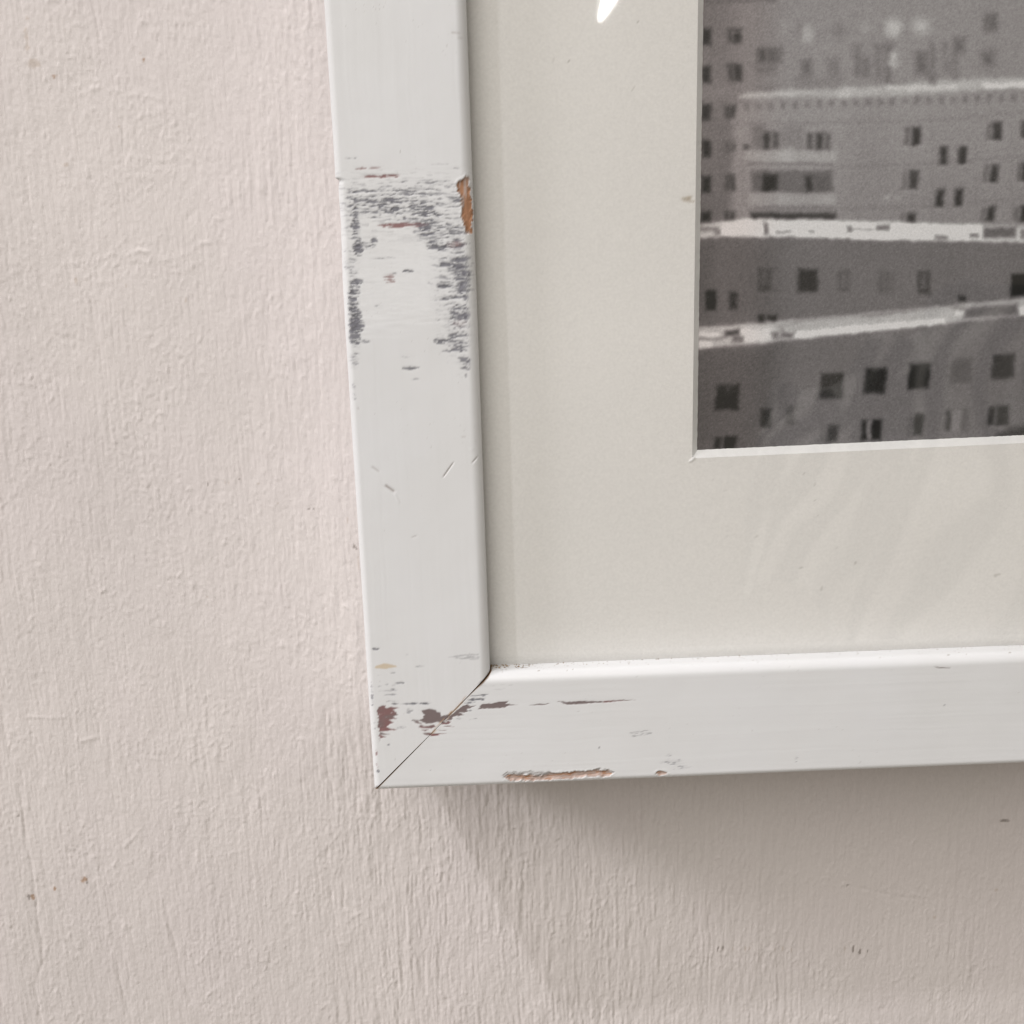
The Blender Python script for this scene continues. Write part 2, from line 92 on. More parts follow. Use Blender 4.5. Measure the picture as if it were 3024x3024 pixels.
PRINT = [([(64.06,173.56),(169.14,171.34),(171.31,152.02),(105.85,153.22),(84.55,151.95),(64.06,151.38)],124,2),([(83.04,151.45),(105.9,152.15),(128.89,151.96),(171.19,153.1),(174.6,122.84),(83.55,126.09)],126,0),([(64.06,152.79),(83.42,151.44),(83.15,126.1),(64.05,126.62)],96,1),([(64.06,173.56),(84.84,173.12),(85.32,151.58),(64.06,151.38)],99,2),([(84.84,173.12),(91.55,172.98),(92.14,152.83),(85.31,151.93)],112,2),([(64.05,124.3),(96.96,122.63),(148.22,120.26),(174.97,119.51),(176.21,108.47),(149.26,108.09),(119.94,106.22),(97.55,104.94),(64.05,103.6)],100,0),([(64.05,123.92),(81.25,123.44),(79.99,103.9),(64.05,103.99)],84,2),([(81.25,123.44),(93.81,122.72),(94.36,104.84),(80.79,103.88)],88,2),([(64.05,100.07),(97.69,100.81),(131.39,103.33),(149.56,104.55),(176.52,105.71),(180.81,67.66),(64.05,71.7)],100,0),([(64.05,100.07),(94.49,100.31),(94.87,87.91),(90.01,70.8),(64.05,71.7)],80,2),([(76.7,170.4),(91.62,170.39),(91.64,169.98),(76.71,169.72)],82,0),([(76.48,164.91),(78.28,164.87),(78.32,161.75),(76.52,161.8)],42,0),([(76.57,157.61),(78.39,157.56),(78.43,154.4),(76.61,154.44)],42,0),([(76.67,150.18),(78.5,150.14),(78.54,147.1),(76.71,147.15)],42,0),([(76.77,143.0),(78.61,142.96),(78.66,139.69),(76.81,139.74)],42,0),([(76.86,135.72),(78.72,135.67),(78.76,132.54),(76.9,132.59)],42,0),([(76.96,128.32),(78.83,128.27),(78.86,126.21),(76.99,126.26)],42,0),([(82.03,164.79),(82.78,164.77),(82.83,162.17),(82.08,162.19)],66,0),([(83.08,164.77),(84.65,164.73),(84.71,162.13),(83.13,162.17)],52,0),([(82.16,157.83),(82.92,157.81),(82.97,154.82),(82.22,154.84)],66,0),([(83.22,157.8),(84.81,157.77),(84.87,154.77),(83.28,154.81)],55,0),([(81.74,149.7),(82.43,149.69),(82.47,147.54),(81.78,147.56)],60,0),([(82.77,149.68),(83.69,149.66),(83.73,147.51),(82.81,147.53)],60,0),([(81.88,142.33),(82.57,142.32),(82.6,140.68),(81.91,140.7)],76,0),([(82.92,142.31),(83.84,142.28),(83.87,140.65),(82.95,140.67)],76,0),([(82.0,135.77),(82.7,135.75),(82.75,132.8),(82.05,132.82)],68,0),([(83.04,135.74),(83.97,135.72),(84.03,132.77),(83.1,132.79)],68,0),([(82.14,128.37),(82.84,128.35),(82.87,126.48),(82.17,126.5)],68,0),([(83.19,128.34),(84.12,128.31),(84.16,126.44),(83.23,126.47)],68,0),([(84.55,151.95),(92.92,152.39),(104.72,152.82),(116.18,152.9),(125.7,153.74),(134.12,153.97),(145.34,153.85),(171.11,153.81),(171.31,152.02),(145.5,151.99),(130.46,151.42),(116.29,150.83),(104.8,151.0),(92.94,151.46),(84.57,151.38)],152,0),([(115.8,152.91),(130.38,152.63),(130.62,151.84),(121.21,151.96),(115.83,152.27)],176,0),([(136.12,152.85),(145.42,152.92),(159.6,153.01),(159.68,152.23),(145.5,152.06),(136.59,151.77)],180,0),([(86.08,151.91),(95.97,152.21),(95.99,151.75),(86.09,151.49)],165,1),([(105.87,152.68),(107.4,152.75),(107.47,151.22),(105.94,151.26)],168,1),([(85.78,150.0),(86.5,149.98),(86.53,148.91),(85.8,148.93)],98,0),([(88.35,150.02),(89.08,150.0),(89.1,148.93),(88.38,148.95)],102,0),([(90.93,150.05),(91.65,150.03),(91.68,148.96),(90.96,148.98)],92,0),([(93.5,150.07),(94.23,150.05),(94.26,148.98),(93.54,149.0)],96,0),([(96.08,150.1),(96.81,150.08),(96.84,149.01),(96.12,149.02)],98,0),([(98.66,150.12),(99.39,150.1),(99.43,149.03),(98.7,149.05)],102,0),([(101.24,150.14),(101.97,150.13),(102.01,149.05),(101.28,149.07)],92,0),([(103.82,150.17),(104.55,150.15),(104.59,149.08),(103.86,149.1)],96,0),([(106.4,150.19),(107.13,150.18),(107.18,149.1),(106.45,149.12)],98,0),([(108.99,150.22),(109.72,150.2),(109.77,149.13),(109.04,149.14)],102,0),([(111.57,150.24),(112.3,150.22),(112.36,149.15),(111.63,149.17)],92,0),([(114.16,150.27),(114.89,150.25),(114.95,149.18),(114.21,149.19)],96,0),([(116.75,150.29),(117.48,150.27),(117.54,149.2),(116.81,149.22)],98,0),([(119.34,150.32),(120.07,150.3),(120.13,149.22),(119.4,149.24)],102,0),([(121.93,150.34),(122.66,150.32),(122.72,149.25),(121.99,149.27)],92,0),([(124.52,150.37),(125.25,150.35),(125.32,149.27),(124.59,149.29)],96,0),([(127.11,150.39),(127.84,150.37),(127.91,149.3),(127.18,149.31)],98,0),([(129.7,150.41),(130.44,150.4),(130.51,149.32),(129.78,149.34)],102,0),([(132.3,150.44),(133.03,150.42),(133.11,149.35),(132.38,149.36)],92,0),([(134.9,150.46),(135.63,150.45),(135.71,149.37),(134.98,149.39)],96,0),([(137.5,150.49),(138.23,150.47),(138.31,149.39),(137.58,149.41)],98,0),([(140.09,150.51),(140.83,150.5),(140.92,149.42),(140.18,149.44)],102,0),([(142.7,150.54),(143.43,150.52),(143.52,149.44),(142.78,149.46)],92,0),([(145.3,150.56),(146.03,150.54),(146.12,149.47),(145.39,149.49)],96,0),([(147.9,150.59),(148.64,150.57),(148.73,149.49),(148.0,149.51)],98,0),([(150.51,150.61),(151.24,150.59),(151.34,149.52),(150.6,149.53)],102,0),([(153.11,150.64),(153.85,150.62),(153.95,149.54),(153.21,149.56)],92,0),([(155.72,150.66),(156.45,150.64),(156.56,149.57),(155.82,149.58)],96,0),([(158.33,150.69),(159.06,150.67),(159.17,149.59),(158.43,149.61)],98,0),([(160.94,150.71),(161.67,150.69),(161.78,149.61),(161.05,149.63)],102,0),([(163.55,150.74),(164.29,150.72),(164.4,149.64),(163.66,149.66)],92,0),([(166.16,150.76),(166.9,150.74),(167.01,149.66),(166.28,149.68)],96,0),([(168.77,150.78),(169.51,150.77),(169.63,149.69),(168.89,149.71)],98,0),([(171.39,150.81),(172.13,150.79),(172.25,149.71),(171.51,149.73)],102,0),([(83.91,146.36),(121.58,145.79),(145.93,147.0),(171.76,147.99),(171.79,147.77),(145.95,146.78),(121.6,145.57),(83.91,146.14)],112,0),([(105.78,137.02),(125.99,137.23),(146.68,138.25),(172.73,139.42),(172.75,139.2),(146.7,138.03),(126.01,137.01),(105.79,136.8)],112,0),([(106.94,128.33),(126.55,128.47),(147.43,129.41),(173.73,130.51),(173.76,130.28),(147.45,129.19),(126.57,128.25),(106.95,128.11)],112,0),([(82.79,164.19),(120.54,163.17),(120.56,162.96),(82.79,163.98)],112,0),([(125.54,148.46),(125.77,148.46),(127.27,125.27),(127.03,125.27)],119,0),([(135.0,148.23),(135.24,148.23),(136.96,125.0),(136.73,125.01)],119,0),([(142.75,148.04),(142.98,148.04),(144.9,124.79),(144.66,124.79)],119,0),([(88.33,160.66),(90.1,160.62),(90.16,158.34),(88.38,158.38)],72,1),([(90.86,160.6),(91.72,160.58),(91.79,158.3),(90.92,158.32)],74,1),([(91.99,160.57),(93.05,160.55),(93.12,158.27),(92.06,158.3)],78,1),([(88.22,157.23),(92.01,157.14),(92.04,156.19),(88.25,156.28)],92,1),([(97.66,158.34),(99.56,158.3),(99.68,155.13),(97.77,155.18)],86,1),([(103.16,158.22),(103.73,158.2),(103.85,155.39),(103.28,155.4)],98,1),([(104.49,158.19),(105.25,158.17),(105.39,155.0),(104.63,155.01)],94,1),([(108.73,160.89),(109.68,160.87),(109.95,155.24),(109.0,155.27)],92,1),([(110.56,158.4),(111.7,158.37),(111.88,154.84),(110.73,154.87)],90,1),([(113.09,160.79),(114.04,160.77),(114.38,154.43),(113.42,154.45)],98,1),([(115.16,161.09),(116.11,161.07),(116.52,153.67),(115.56,153.7)],84,1),([(121.54,159.2),(123.83,159.15),(124.07,155.27),(121.78,155.32)],86,1),([(124.67,160.88),(125.24,160.87),(125.61,155.23),(125.03,155.24)],90,1),([(129.74,161.81),(131.64,161.77),(131.82,159.31),(129.91,159.36)],82,1),([(127.31,161.17),(127.88,161.16),(128.02,159.05),(127.45,159.06)],98,1),([(129.72,159.36),(130.29,159.35),(130.66,154.05),(130.09,154.06)],96,1),([(127.33,158.01),(129.82,157.96),(130.04,154.77),(127.54,154.83)],108,1),([(96.86,164.98),(97.43,164.97),(97.5,162.89),(96.93,162.9)],86,1),([(104.57,165.15),(105.51,165.13),(105.61,163.05),(104.66,163.07)],104,1),([(135.64,159.23),(138.13,159.17),(138.35,156.35),(135.85,156.41)],92,1),([(135.5,166.03),(136.19,166.01),(136.39,163.41),(135.7,163.42)],86,1),([(136.63,166.18),(137.96,166.15),(138.18,163.37),(136.84,163.4)],76,1),([(125.08,154.53),(125.84,154.52),(125.92,153.27),(125.16,153.29)],82,1),([(88.32,153.35),(92.51,153.25),(92.52,152.75),(88.34,152.85)],98,1),([(96.25,155.21),(105.77,154.99),(105.86,152.86),(96.32,153.09)],112,1),([(97.26,164.28),(97.81,164.85),(98.94,164.83),(99.52,164.23),(99.59,162.48),(98.93,161.91),(98.02,161.93),(97.32,162.53)],150,1),([(114.94,165.17),(115.67,165.77),(117.18,165.74),(117.97,165.1),(118.08,163.22),(117.2,162.62),(115.99,162.64),(115.05,163.29)],160,1),([(120.8,165.24),(121.52,165.75),(123.04,165.71),(123.83,165.17),(123.93,163.59),(123.05,163.08),(121.83,163.1),(120.89,163.65)],156,1),([(115.97,158.94),(116.35,159.49),(117.19,159.47),(117.64,158.9),(117.74,157.21),(117.26,156.66),(116.59,156.68),(116.06,157.25)],158,1),([(109.72,164.76),(110.15,165.13),(111.06,165.11),(111.53,164.72),(111.59,163.55),(111.07,163.17),(110.34,163.19),(109.77,163.59)],138,1),([(92.52,165.56),(93.06,166.1),(94.19,166.07),(94.77,165.51),(94.83,163.85),(94.17,163.31),(93.26,163.33),(92.57,163.9)],128,1),([(87.75,145.8),(89.86,145.74),(89.98,141.04),(87.87,141.09)],98,1),([(89.9,144.37),(91.32,144.34),(91.41,141.08),(89.98,141.11)],58,0),([(92.01,144.32),(93.35,144.29),(93.45,141.02),(92.1,141.06)],74,0),([(93.5,145.65),(98.5,145.53),(98.67,140.64),(93.65,140.77)],112,1),([(99.32,143.99),(100.29,143.97),(100.41,140.59),(99.45,140.62)],72,0),([(101.06,143.95),(102.48,143.92),(102.62,140.54),(101.19,140.57)],60,0),([(102.98,143.9),(104.14,143.87),(104.28,140.5),(103.12,140.52)],76,0),([(85.73,141.95),(86.88,141.92),(86.9,141.05),(85.75,141.07)],74,0),([(85.95,140.71),(105.65,140.21),(105.75,137.72),(86.01,138.23)],141,0),([(93.27,140.77),(96.36,140.7),(96.44,138.32),(93.34,138.4)],150,1),([(86.39,138.14),(104.98,137.67),(105.0,137.22),(86.4,137.7)],98,0),([(86.41,137.63),(105.0,137.15),(105.03,136.42),(86.42,136.9)],134,0),([(87.59,136.65),(105.04,136.2),(105.23,131.76),(87.7,132.23)],88,0),([(89.93,135.74),(93.03,135.66),(93.14,132.23),(90.02,132.31)],46,0),([(99.26,135.13),(100.43,135.1),(100.54,132.11),(99.37,132.14)],50,0),([(94.0,135.82),(98.85,135.7),(98.98,132.0),(94.11,132.13)],94,1),([(101.59,135.07),(103.93,135.01),(104.04,132.24),(101.7,132.3)],80,1),([(86.92,132.1),(105.71,131.45),(105.82,128.85),(86.99,129.35)],138,0),([(93.55,131.59),(95.88,131.53),(95.95,129.48),(93.61,129.55)],148,1),([(102.52,131.35),(105.25,131.28),(105.33,129.42),(102.59,129.49)],146,1),([(88.55,129.24),(105.36,128.78),(105.38,128.19),(88.56,128.64)],106,0),([(87.6,127.92),(106.2,127.42),(106.25,126.14),(87.64,126.65)],60,0),([(120.39,144.45),(121.09,144.43),(120.95,140.8),(120.25,140.82)],78,0),([(121.78,144.52),(123.63,144.47),(123.52,140.74),(121.65,140.78)],52,0),([(120.18,140.68),(123.91,140.58),(123.93,140.25),(120.2,140.35)],140,0),([(138.0,144.99),(138.69,144.97),(138.62,141.45),(137.92,141.47)],84,0),([(139.22,145.17),(141.05,145.13),(141.0,141.39),(139.16,141.44)],60,0),([(137.85,141.32),(141.4,141.23),(141.42,140.9),(137.88,140.99)],140,0),([(145.36,145.1),(146.41,145.07),(146.34,141.8),(145.28,141.83)],70,0),([(146.79,145.06),(148.35,145.02),(148.29,141.75),(146.73,141.79)],60,0),([(145.22,141.68),(148.69,141.6),(148.72,141.27),(145.24,141.36)],140,0),([(128.12,140.44),(129.67,140.4),(129.57,136.74),(128.01,136.78)],60,0),([(127.94,136.63),(129.97,136.58),(130.0,136.25),(127.96,136.3)],140,0),([(132.2,140.41),(133.76,140.37),(133.66,136.82),(132.1,136.86)],56,0),([(132.03,136.71),(134.07,136.66),(134.09,136.33),(132.06,136.38)],140,0),([(120.44,135.69),(121.06,135.67),(120.94,131.79),(120.31,131.81)],92,0),([(121.76,135.76),(123.75,135.71),(123.64,131.79),(121.64,131.85)],70,0),([(120.23,131.74),(124.04,131.63),(124.06,131.3),(120.25,131.4)],140,0),([(137.95,136.45),(138.58,136.43),(138.52,132.63),(137.89,132.64)],84,0),([(139.31,136.56),(140.92,136.52),(140.87,132.68),(139.25,132.72)],62,0),([(137.81,132.61),(141.27,132.52),(141.3,132.18),(137.84,132.27)],140,0),([(145.29,136.63),(145.84,136.61),(145.79,132.99),(145.24,133.01)],80,0),([(146.22,136.75),(147.71,136.71),(147.68,132.94),(146.18,132.98)],62,0),([(145.17,132.86),(148.09,132.78),(148.12,132.45),(145.2,132.52)],140,0),([(127.91,131.72),(129.48,131.68),(129.38,127.95),(127.8,127.99)],60,0),([(127.73,127.84),(129.78,127.79),(129.81,127.45),(127.76,127.51)],140,0),([(132.02,131.79),(133.6,131.75),(133.5,128.1),(131.93,128.14)],60,0),([(131.86,128.0),(133.91,127.94),(133.93,127.6),(131.88,127.66)],140,0),([(120.55,126.95),(121.02,126.94),(120.78,125.07),(120.3,125.08)],86,0),([(121.85,126.99),(123.58,126.94),(123.35,124.92),(121.61,124.97)],62,0),([(137.99,127.61),(138.51,127.59),(138.35,124.96),(137.84,124.98)],84,0),([(139.17,127.72),(140.87,127.68),(140.74,124.82),(139.03,124.87)],60,0),([(145.26,127.6),(145.97,127.58),(145.88,124.38),(145.17,124.4)],84,0),([(146.63,127.75),(148.29,127.7),(148.23,124.32),(146.56,124.36)],58,0),([(145.1,124.25),(148.64,124.15),(148.67,123.81),(145.13,123.91)],140,0),([(116.42,130.61),(117.4,130.7),(117.43,130.1),(116.45,130.05)],158,0),([(118.59,130.44),(119.96,130.4),(119.98,130.11),(118.6,130.14)],150,0),([(64.05,125.42),(76.92,125.44),(83.54,126.53),(88.22,126.63),(108.63,125.7),(136.31,124.19),(147.95,123.42),(174.69,122.0),(174.96,119.63),(148.22,120.26),(138.96,120.55),(117.9,121.52),(96.96,122.78),(64.05,123.54)],190,0),([(88.24,125.88),(108.65,125.25),(136.35,123.62),(138.41,122.62),(130.95,121.69),(117.88,121.86),(96.94,123.16),(88.3,123.55)],212,0),([(64.05,125.42),(81.21,125.7),(80.86,123.46),(64.05,123.73)],160,1),([(76.53,125.08),(80.24,124.98),(80.25,124.52),(76.54,124.63)],100,0),([(79.66,124.62),(81.03,124.58),(81.05,123.53),(79.68,123.56)],110,0),([(90.4,125.56),(91.58,125.53),(91.63,123.42),(90.46,123.45)],100,0),([(92.95,124.21),(96.56,124.11),(96.58,123.43),(92.97,123.53)],120,0),([(100.05,124.09),(101.63,124.05),(101.65,123.37),(100.08,123.41)],120,0),([(108.48,124.65),(109.66,124.62),(109.73,123.11),(108.55,123.14)],95,0),([(109.88,124.16),(114.61,124.03),(114.63,123.58),(109.9,123.71)],120,0),([(115.17,124.66),(117.93,124.58),(117.99,123.45),(115.23,123.52)],92,0),([(128.06,122.22),(130.76,122.15),(130.81,121.39),(128.11,121.46)],90,0),([(135.69,122.39),(137.6,122.34),(137.67,121.43),(135.76,121.48)],100,0),([(90.12,125.83),(91.06,125.8),(91.08,125.05),(90.14,125.08)],120,0),([(138.52,123.83),(145.86,123.63),(146.08,121.04),(138.71,121.25)],92,0),([(146.7,123.15),(154.66,122.93),(154.87,120.64),(146.89,120.87)],120,0),([(138.7,123.97),(145.45,123.79),(145.49,123.41),(138.73,123.59)],150,0),([(89.47,116.19),(92.23,116.12),(92.37,111.31),(89.59,111.39)],70,0),([(90.48,115.4),(91.35,115.38),(91.41,112.88),(90.54,112.9)],92,1),([(92.44,116.0),(93.43,115.97),(93.44,115.58),(92.45,115.61)],78,0),([(92.36,111.69),(93.55,111.66),(93.57,111.2),(92.37,111.23)],80,0),([(98.3,115.83),(102.58,115.7),(102.76,110.93),(98.46,111.05)],58,0),([(107.12,115.31),(109.58,115.24),(109.79,110.72),(107.31,110.79)],80,0),([(107.86,114.52),(108.9,114.49),(109.03,111.59),(107.99,111.62)],98,0),([(116.08,114.86),(118.47,114.79),(118.71,110.27),(116.31,110.34)],82,0),([(116.9,114.26),(117.5,114.24),(117.66,111.34),(117.06,111.36)],98,0),([(118.47,114.71),(119.67,114.68),(119.91,110.31),(118.71,110.34)],92,0),([(124.85,114.61),(127.44,114.53),(127.75,109.69),(125.15,109.77)],70,0),([(125.56,114.01),(126.6,113.98),(126.81,110.69),(125.77,110.72)],88,0),([(145.51,113.43),(148.93,113.34),(149.33,108.67),(145.89,108.77)],34,0),([(78.09,111.73),(80.27,111.66),(80.33,107.71),(78.14,107.78)],32,0),([(83.24,111.38),(84.95,111.33),(85.03,107.57),(83.32,107.62)],54,0),([(89.92,106.14),(91.2,106.1),(91.24,104.73),(89.96,104.77)],44,0),([(92.0,106.2),(93.92,106.14),(93.95,104.85),(92.03,104.91)],46,0),([(134.29,109.11),(135.62,109.07),(135.7,107.9),(134.37,107.94)],48,0),([(153.57,113.01),(157.19,112.91),(157.56,109.01),(153.92,109.12)],50,0),([(161.63,112.78),(164.86,112.68),(165.21,109.18),(161.97,109.27)],60,0),([(64.05,103.4),(76.8,104.0),(83.58,104.18),(97.55,104.94),(119.94,106.22),(131.94,107.04),(149.26,108.09),(176.08,109.64),(176.48,106.11),(149.56,104.47),(135.81,103.59),(131.41,103.05),(116.15,101.94),(97.7,100.53),(86.87,99.92),(76.86,99.2),(64.05,98.68)],160,0),([(98.44,102.36),(116.07,103.4),(131.34,104.12),(131.4,103.21),(116.14,102.18),(97.69,100.93)],200,0),([(82.0,103.45),(92.79,103.51),(92.87,100.76),(86.87,100.15)],182,1),([(97.56,104.74),(119.95,106.06),(131.95,106.88),(131.97,106.65),(119.97,105.75),(97.57,104.39)],134,0),([(112.76,105.34),(123.16,106.13),(123.17,105.89),(112.78,105.03)],118,0),([(76.81,102.82),(81.21,102.61),(81.23,101.7),(76.83,101.84)],185,0),([(76.83,101.72),(82.03,101.56),(82.04,101.09),(76.83,101.25)],110,0),([(76.84,100.66),(79.64,100.97),(79.66,99.58),(76.86,99.36)],190,0),([(82.48,103.12),(85.6,103.34),(85.83,101.96),(82.51,101.78)],72,0),([(84.03,101.89),(86.67,101.81),(86.7,100.36),(84.05,100.44)],100,0),([(92.91,102.25),(94.23,102.21),(94.27,100.91),(92.95,100.95)],105,0),([(94.92,102.19),(97.49,102.11),(97.52,101.01),(94.95,101.09)],96,0),([(95.0,103.45),(95.6,103.43),(95.64,102.25),(95.03,102.27)],130,0),([(135.61,106.34),(147.64,107.12),(147.86,104.53),(135.77,104.18)],94,0),([(131.95,106.96),(135.54,107.32),(135.66,105.75),(133.65,105.62)],130,0),([(133.64,105.81),(135.45,105.76),(135.52,104.89),(133.7,104.95)],180,0),([(148.13,106.17),(151.74,106.45),(151.89,104.68),(148.27,104.51)],190,0),([(80.93,90.98),(85.94,91.06),(85.69,85.5),(80.57,85.42)],42,0),([(104.36,92.93),(109.34,93.01),(109.23,87.37),(104.13,87.29)],58,0),([(114.22,93.7),(119.05,93.78),(118.99,88.15),(114.05,88.06)],50,0),([(124.1,94.39),(128.73,94.48),(128.71,88.97),(123.97,88.88)],38,0),([(133.61,95.09),(138.29,95.18),(138.31,89.88),(133.53,89.79)],80,0),([(143.0,95.92),(147.8,96.01),(147.88,90.58),(142.97,90.5)],60,0),([(153.26,96.6),(157.65,96.7),(157.79,91.28),(153.28,91.18)],50,0),([(82.83,90.92),(84.04,90.88),(84.07,89.47),(82.85,89.51)],70,1),([(90.98,85.61),(93.27,85.53),(93.03,81.05),(90.73,81.13)],58,0),([(96.76,86.03),(98.72,85.96),(98.5,81.48),(96.53,81.55)],76,0),([(80.79,79.41),(82.06,79.36),(81.74,76.49),(80.47,76.53)],36,0),([(82.88,79.5),(85.58,79.41),(85.27,76.37),(82.56,76.46)],36,0),([(106.34,81.22),(108.72,81.14),(108.52,77.32),(106.13,77.4)],68,0),([(104.71,81.07),(105.73,81.04),(105.5,77.75),(104.47,77.79)],88,0),([(114.23,81.99),(115.34,81.95),(115.19,77.51),(114.07,77.55)],42,0),([(116.39,82.24),(118.61,82.17),(118.49,77.52),(116.26,77.6)],38,0),([(125.96,83.04),(128.02,82.97),(127.94,78.36),(125.87,78.43)],48,0),([(124.56,82.47),(125.42,82.44),(125.3,78.33),(124.43,78.36)],88,0),([(133.33,83.61),(134.36,83.58),(134.3,79.06),(133.26,79.1)],62,0),([(136.88,84.11),(138.24,84.07),(138.23,79.05),(136.86,79.1)],82,0),([(142.96,84.24),(144.24,84.2),(144.21,79.85),(142.93,79.89)],58,0),([(144.8,84.42),(147.53,84.34),(147.51,79.98),(144.77,80.07)],58,0),([(115.31,81.75),(115.88,81.73),(116.08,77.81),(115.5,77.83)],118,0),([(134.36,83.58),(136.43,83.51),(136.76,78.77),(134.69,78.84)],112,0),([(143.72,79.78),(146.63,79.68),(146.67,79.19),(143.76,79.28)],118,0),([(90.65,81.05),(93.11,80.97),(93.13,80.47),(90.67,80.55)],94,0),([(148.32,79.21),(166.78,81.49),(168.12,68.1),(146.24,68.86),(145.55,77.65)],62,1)]

# ------------------------------------------------------------------ numpy helpers
def _hash(ix, iz, seed):
    h = (ix.astype(np.int64) * 374761393 + iz.astype(np.int64) * 668265263 + seed * 974634777) & 0xFFFFFFFF
    h = ((h ^ (h >> 13)) * 1274126177) & 0xFFFFFFFF
    h = ((h ^ (h >> 16)) * 2246822519) & 0xFFFFFFFF
    return ((h ^ (h >> 15)) & 0xFFFFFF) / float(0xFFFFFF)


def noise(x, z, sx, sz, seed=0):
    """value noise 0..1, cell sx by sz (mm)"""
    u = x / sx + 1000.37 + seed * 7.13
    v = z / sz + 1000.91 + seed * 3.71
    iu = np.floor(u); iv = np.floor(v)
    fu = u - iu; fv = v - iv
    fu = fu * fu * fu * (fu * (fu * 6 - 15) + 10)
    fv = fv * fv * fv * (fv * (fv * 6 - 15) + 10)
    a = _hash(iu, iv, seed); b = _hash(iu + 1, iv, seed)
    c = _hash(iu, iv + 1, seed); d = _hash(iu + 1, iv + 1, seed)
    return (a + (b - a) * fu) * (1 - fv) + (c + (d - c) * fu) * fv


def gnoise(x, z, s, seed=0):
    """gradient noise, roughly -0.5..0.5, cell s (mm), no preferred direction"""
    u = (x * 0.8 - z * 0.6) / s + 500.3 + seed * 5.17; v = (x * 0.6 + z * 0.8) / s + 500.7 + seed * 2.93
    iu = np.floor(u); iv = np.floor(v); fu = u - iu; fv = v - iv
    r = 0.0
    wu = fu * fu * fu * (fu * (fu * 6 - 15) + 10); wv = fv * fv * fv * (fv * (fv * 6 - 15) + 10)
    for du in (0, 1):
        for dv in (0, 1):
            a = _hash(iu + du, iv + dv, seed) * (2 * math.pi)
            r = r + (np.cos(a) * (fu - du) + np.sin(a) * (fv - dv)) * (wu if du else 1 - wu) * (wv if dv else 1 - wv)
    return r


def fbm(x, z, sx, sz, seed=0, octaves=3, gain=0.5):
    t = 0.0; amp = 1.0; tot = 0.0
    for k in range(octaves):
        t = t + amp * noise(x, z, sx / 2 ** k, sz / 2 ** k, seed + 17 * k)
        tot += amp; amp *= gain
    return t / tot


def sstep(a, b, x):
    t = np.clip((x - a) / (b - a), 0, 1)
    return t * t * (3 - 2 * t)


def sdist(x, z, pts):
    """signed distance to a polygon, negative inside"""
    d2 = np.full(x.shape, 1e9); inside = np.zeros(x.shape, bool)
    n = len(pts)
    for i in range(n):
        ax, az = pts[i]; bx, bz = pts[(i + 1) % n]
        ex, ez = bx - ax, bz - az
        L = ex * ex + ez * ez + 1e-12
        t = np.clip(((x - ax) * ex + (z - az) * ez) / L, 0, 1)
        d2 = np.minimum(d2, (x - ax - t * ex) ** 2 + (z - az - t * ez) ** 2)
        if abs(ez) > 1e-9:
            c = ((az > z) != (bz > z)) & (x < ex * (z - az) / ez + ax)
            inside ^= c
    d = np.sqrt(d2)
    return np.where(inside, -d, d)


def segdist(x, z, a, b):
    ex, ez = b[0] - a[0], b[1] - a[1]
    t = np.clip(((x - a[0]) * ex + (z - a[1]) * ez) / (ex * ex + ez * ez + 1e-12), 0, 1)
    return np.hypot(x - a[0] - t * ex, z - a[1] - t * ez), t


def lin(v):
    v = np.asarray(v, float) / 255.0
    return np.where(v <= 0.04045, v / 12.92, ((v + 0.055) / 1.055) ** 2.4)


def mesh_np(name, co, faces, mat, parent=None, smooth=True, attrs=None):
    """co (n,3) in mm, faces (k,4) quads"""
    me = bpy.data.meshes.new(name)
    co = np.asarray(co, np.float32) * MM
    faces = np.asarray(faces, np.int32)
    me.vertices.add(len(co)); me.vertices.foreach_set('co', co.ravel())
    me.loops.add(faces.size); me.loops.foreach_set('vertex_index', faces.ravel())
    me.polygons.add(len(faces))
    me.polygons.foreach_set('loop_start', np.arange(0, faces.size, 4, dtype=np.int32))
    me.polygons.foreach_set('loop_total', np.full(len(faces), 4, np.int32))
    me.update(calc_edges=True)
    me.polygons.foreach_set('use_smooth', np.full(len(faces), bool(smooth)))
    for k, v in (attrs or {}).items():
        if v.ndim == 2:
            a = me.attributes.new(k, 'FLOAT_COLOR', 'POINT')
            a.data.foreach_set('color', np.hstack([v, np.ones((len(v), 1))]).astype(np.float32).ravel())
        else:
            a = me.attributes.new(k, 'FLOAT', 'POINT')
            a.data.foreach_set('value', v.astype(np.float32))
    me.validate()
    me.materials.append(mat)
    o = bpy.data.objects.new(name, me)
    COL.objects.link(o)
    if parent:
        o.parent = parent
    return o


def grid_faces(nu, nv, off=0):
    i = np.arange(nu - 1)[:, None] * nv + np.arange(nv - 1)[None, :]
    i = i.ravel() + off
    return np.stack([i, i + nv, i + nv + 1, i + 1], 1)


def boxes_np(bs):
    co = []; fa = []
    for (x0, x1, y0, y1, z0, z1) in bs:
        n = len(co)
        co += [(x0, y0, z0), (x1, y0, z0), (x1, y1, z0), (x0, y1, z0), (x0, y0, z1), (x1, y0, z1), (x1, y1, z1), (x0, y1, z1)]
        fa += [[n + q for q in f] for f in ((0, 3, 2, 1), (4, 5, 6, 7), (0, 1, 5, 4), (1, 2, 6, 5), (2, 3, 7, 6), (3, 0, 4, 7))]
    return np.array(co, float), np.array(fa)


# ------------------------------------------------------------------ materials
def new_mat(name):
    mt = bpy.data.materials.new(name); mt.use_nodes = True
    nt = mt.node_tree
    return mt, nt, nt.nodes['Principled BSDF']


def N(nt, kind, **kw):
    n = nt.nodes.new(kind)
    for k, v in kw.items():
        setattr(n, k, v)
    return n


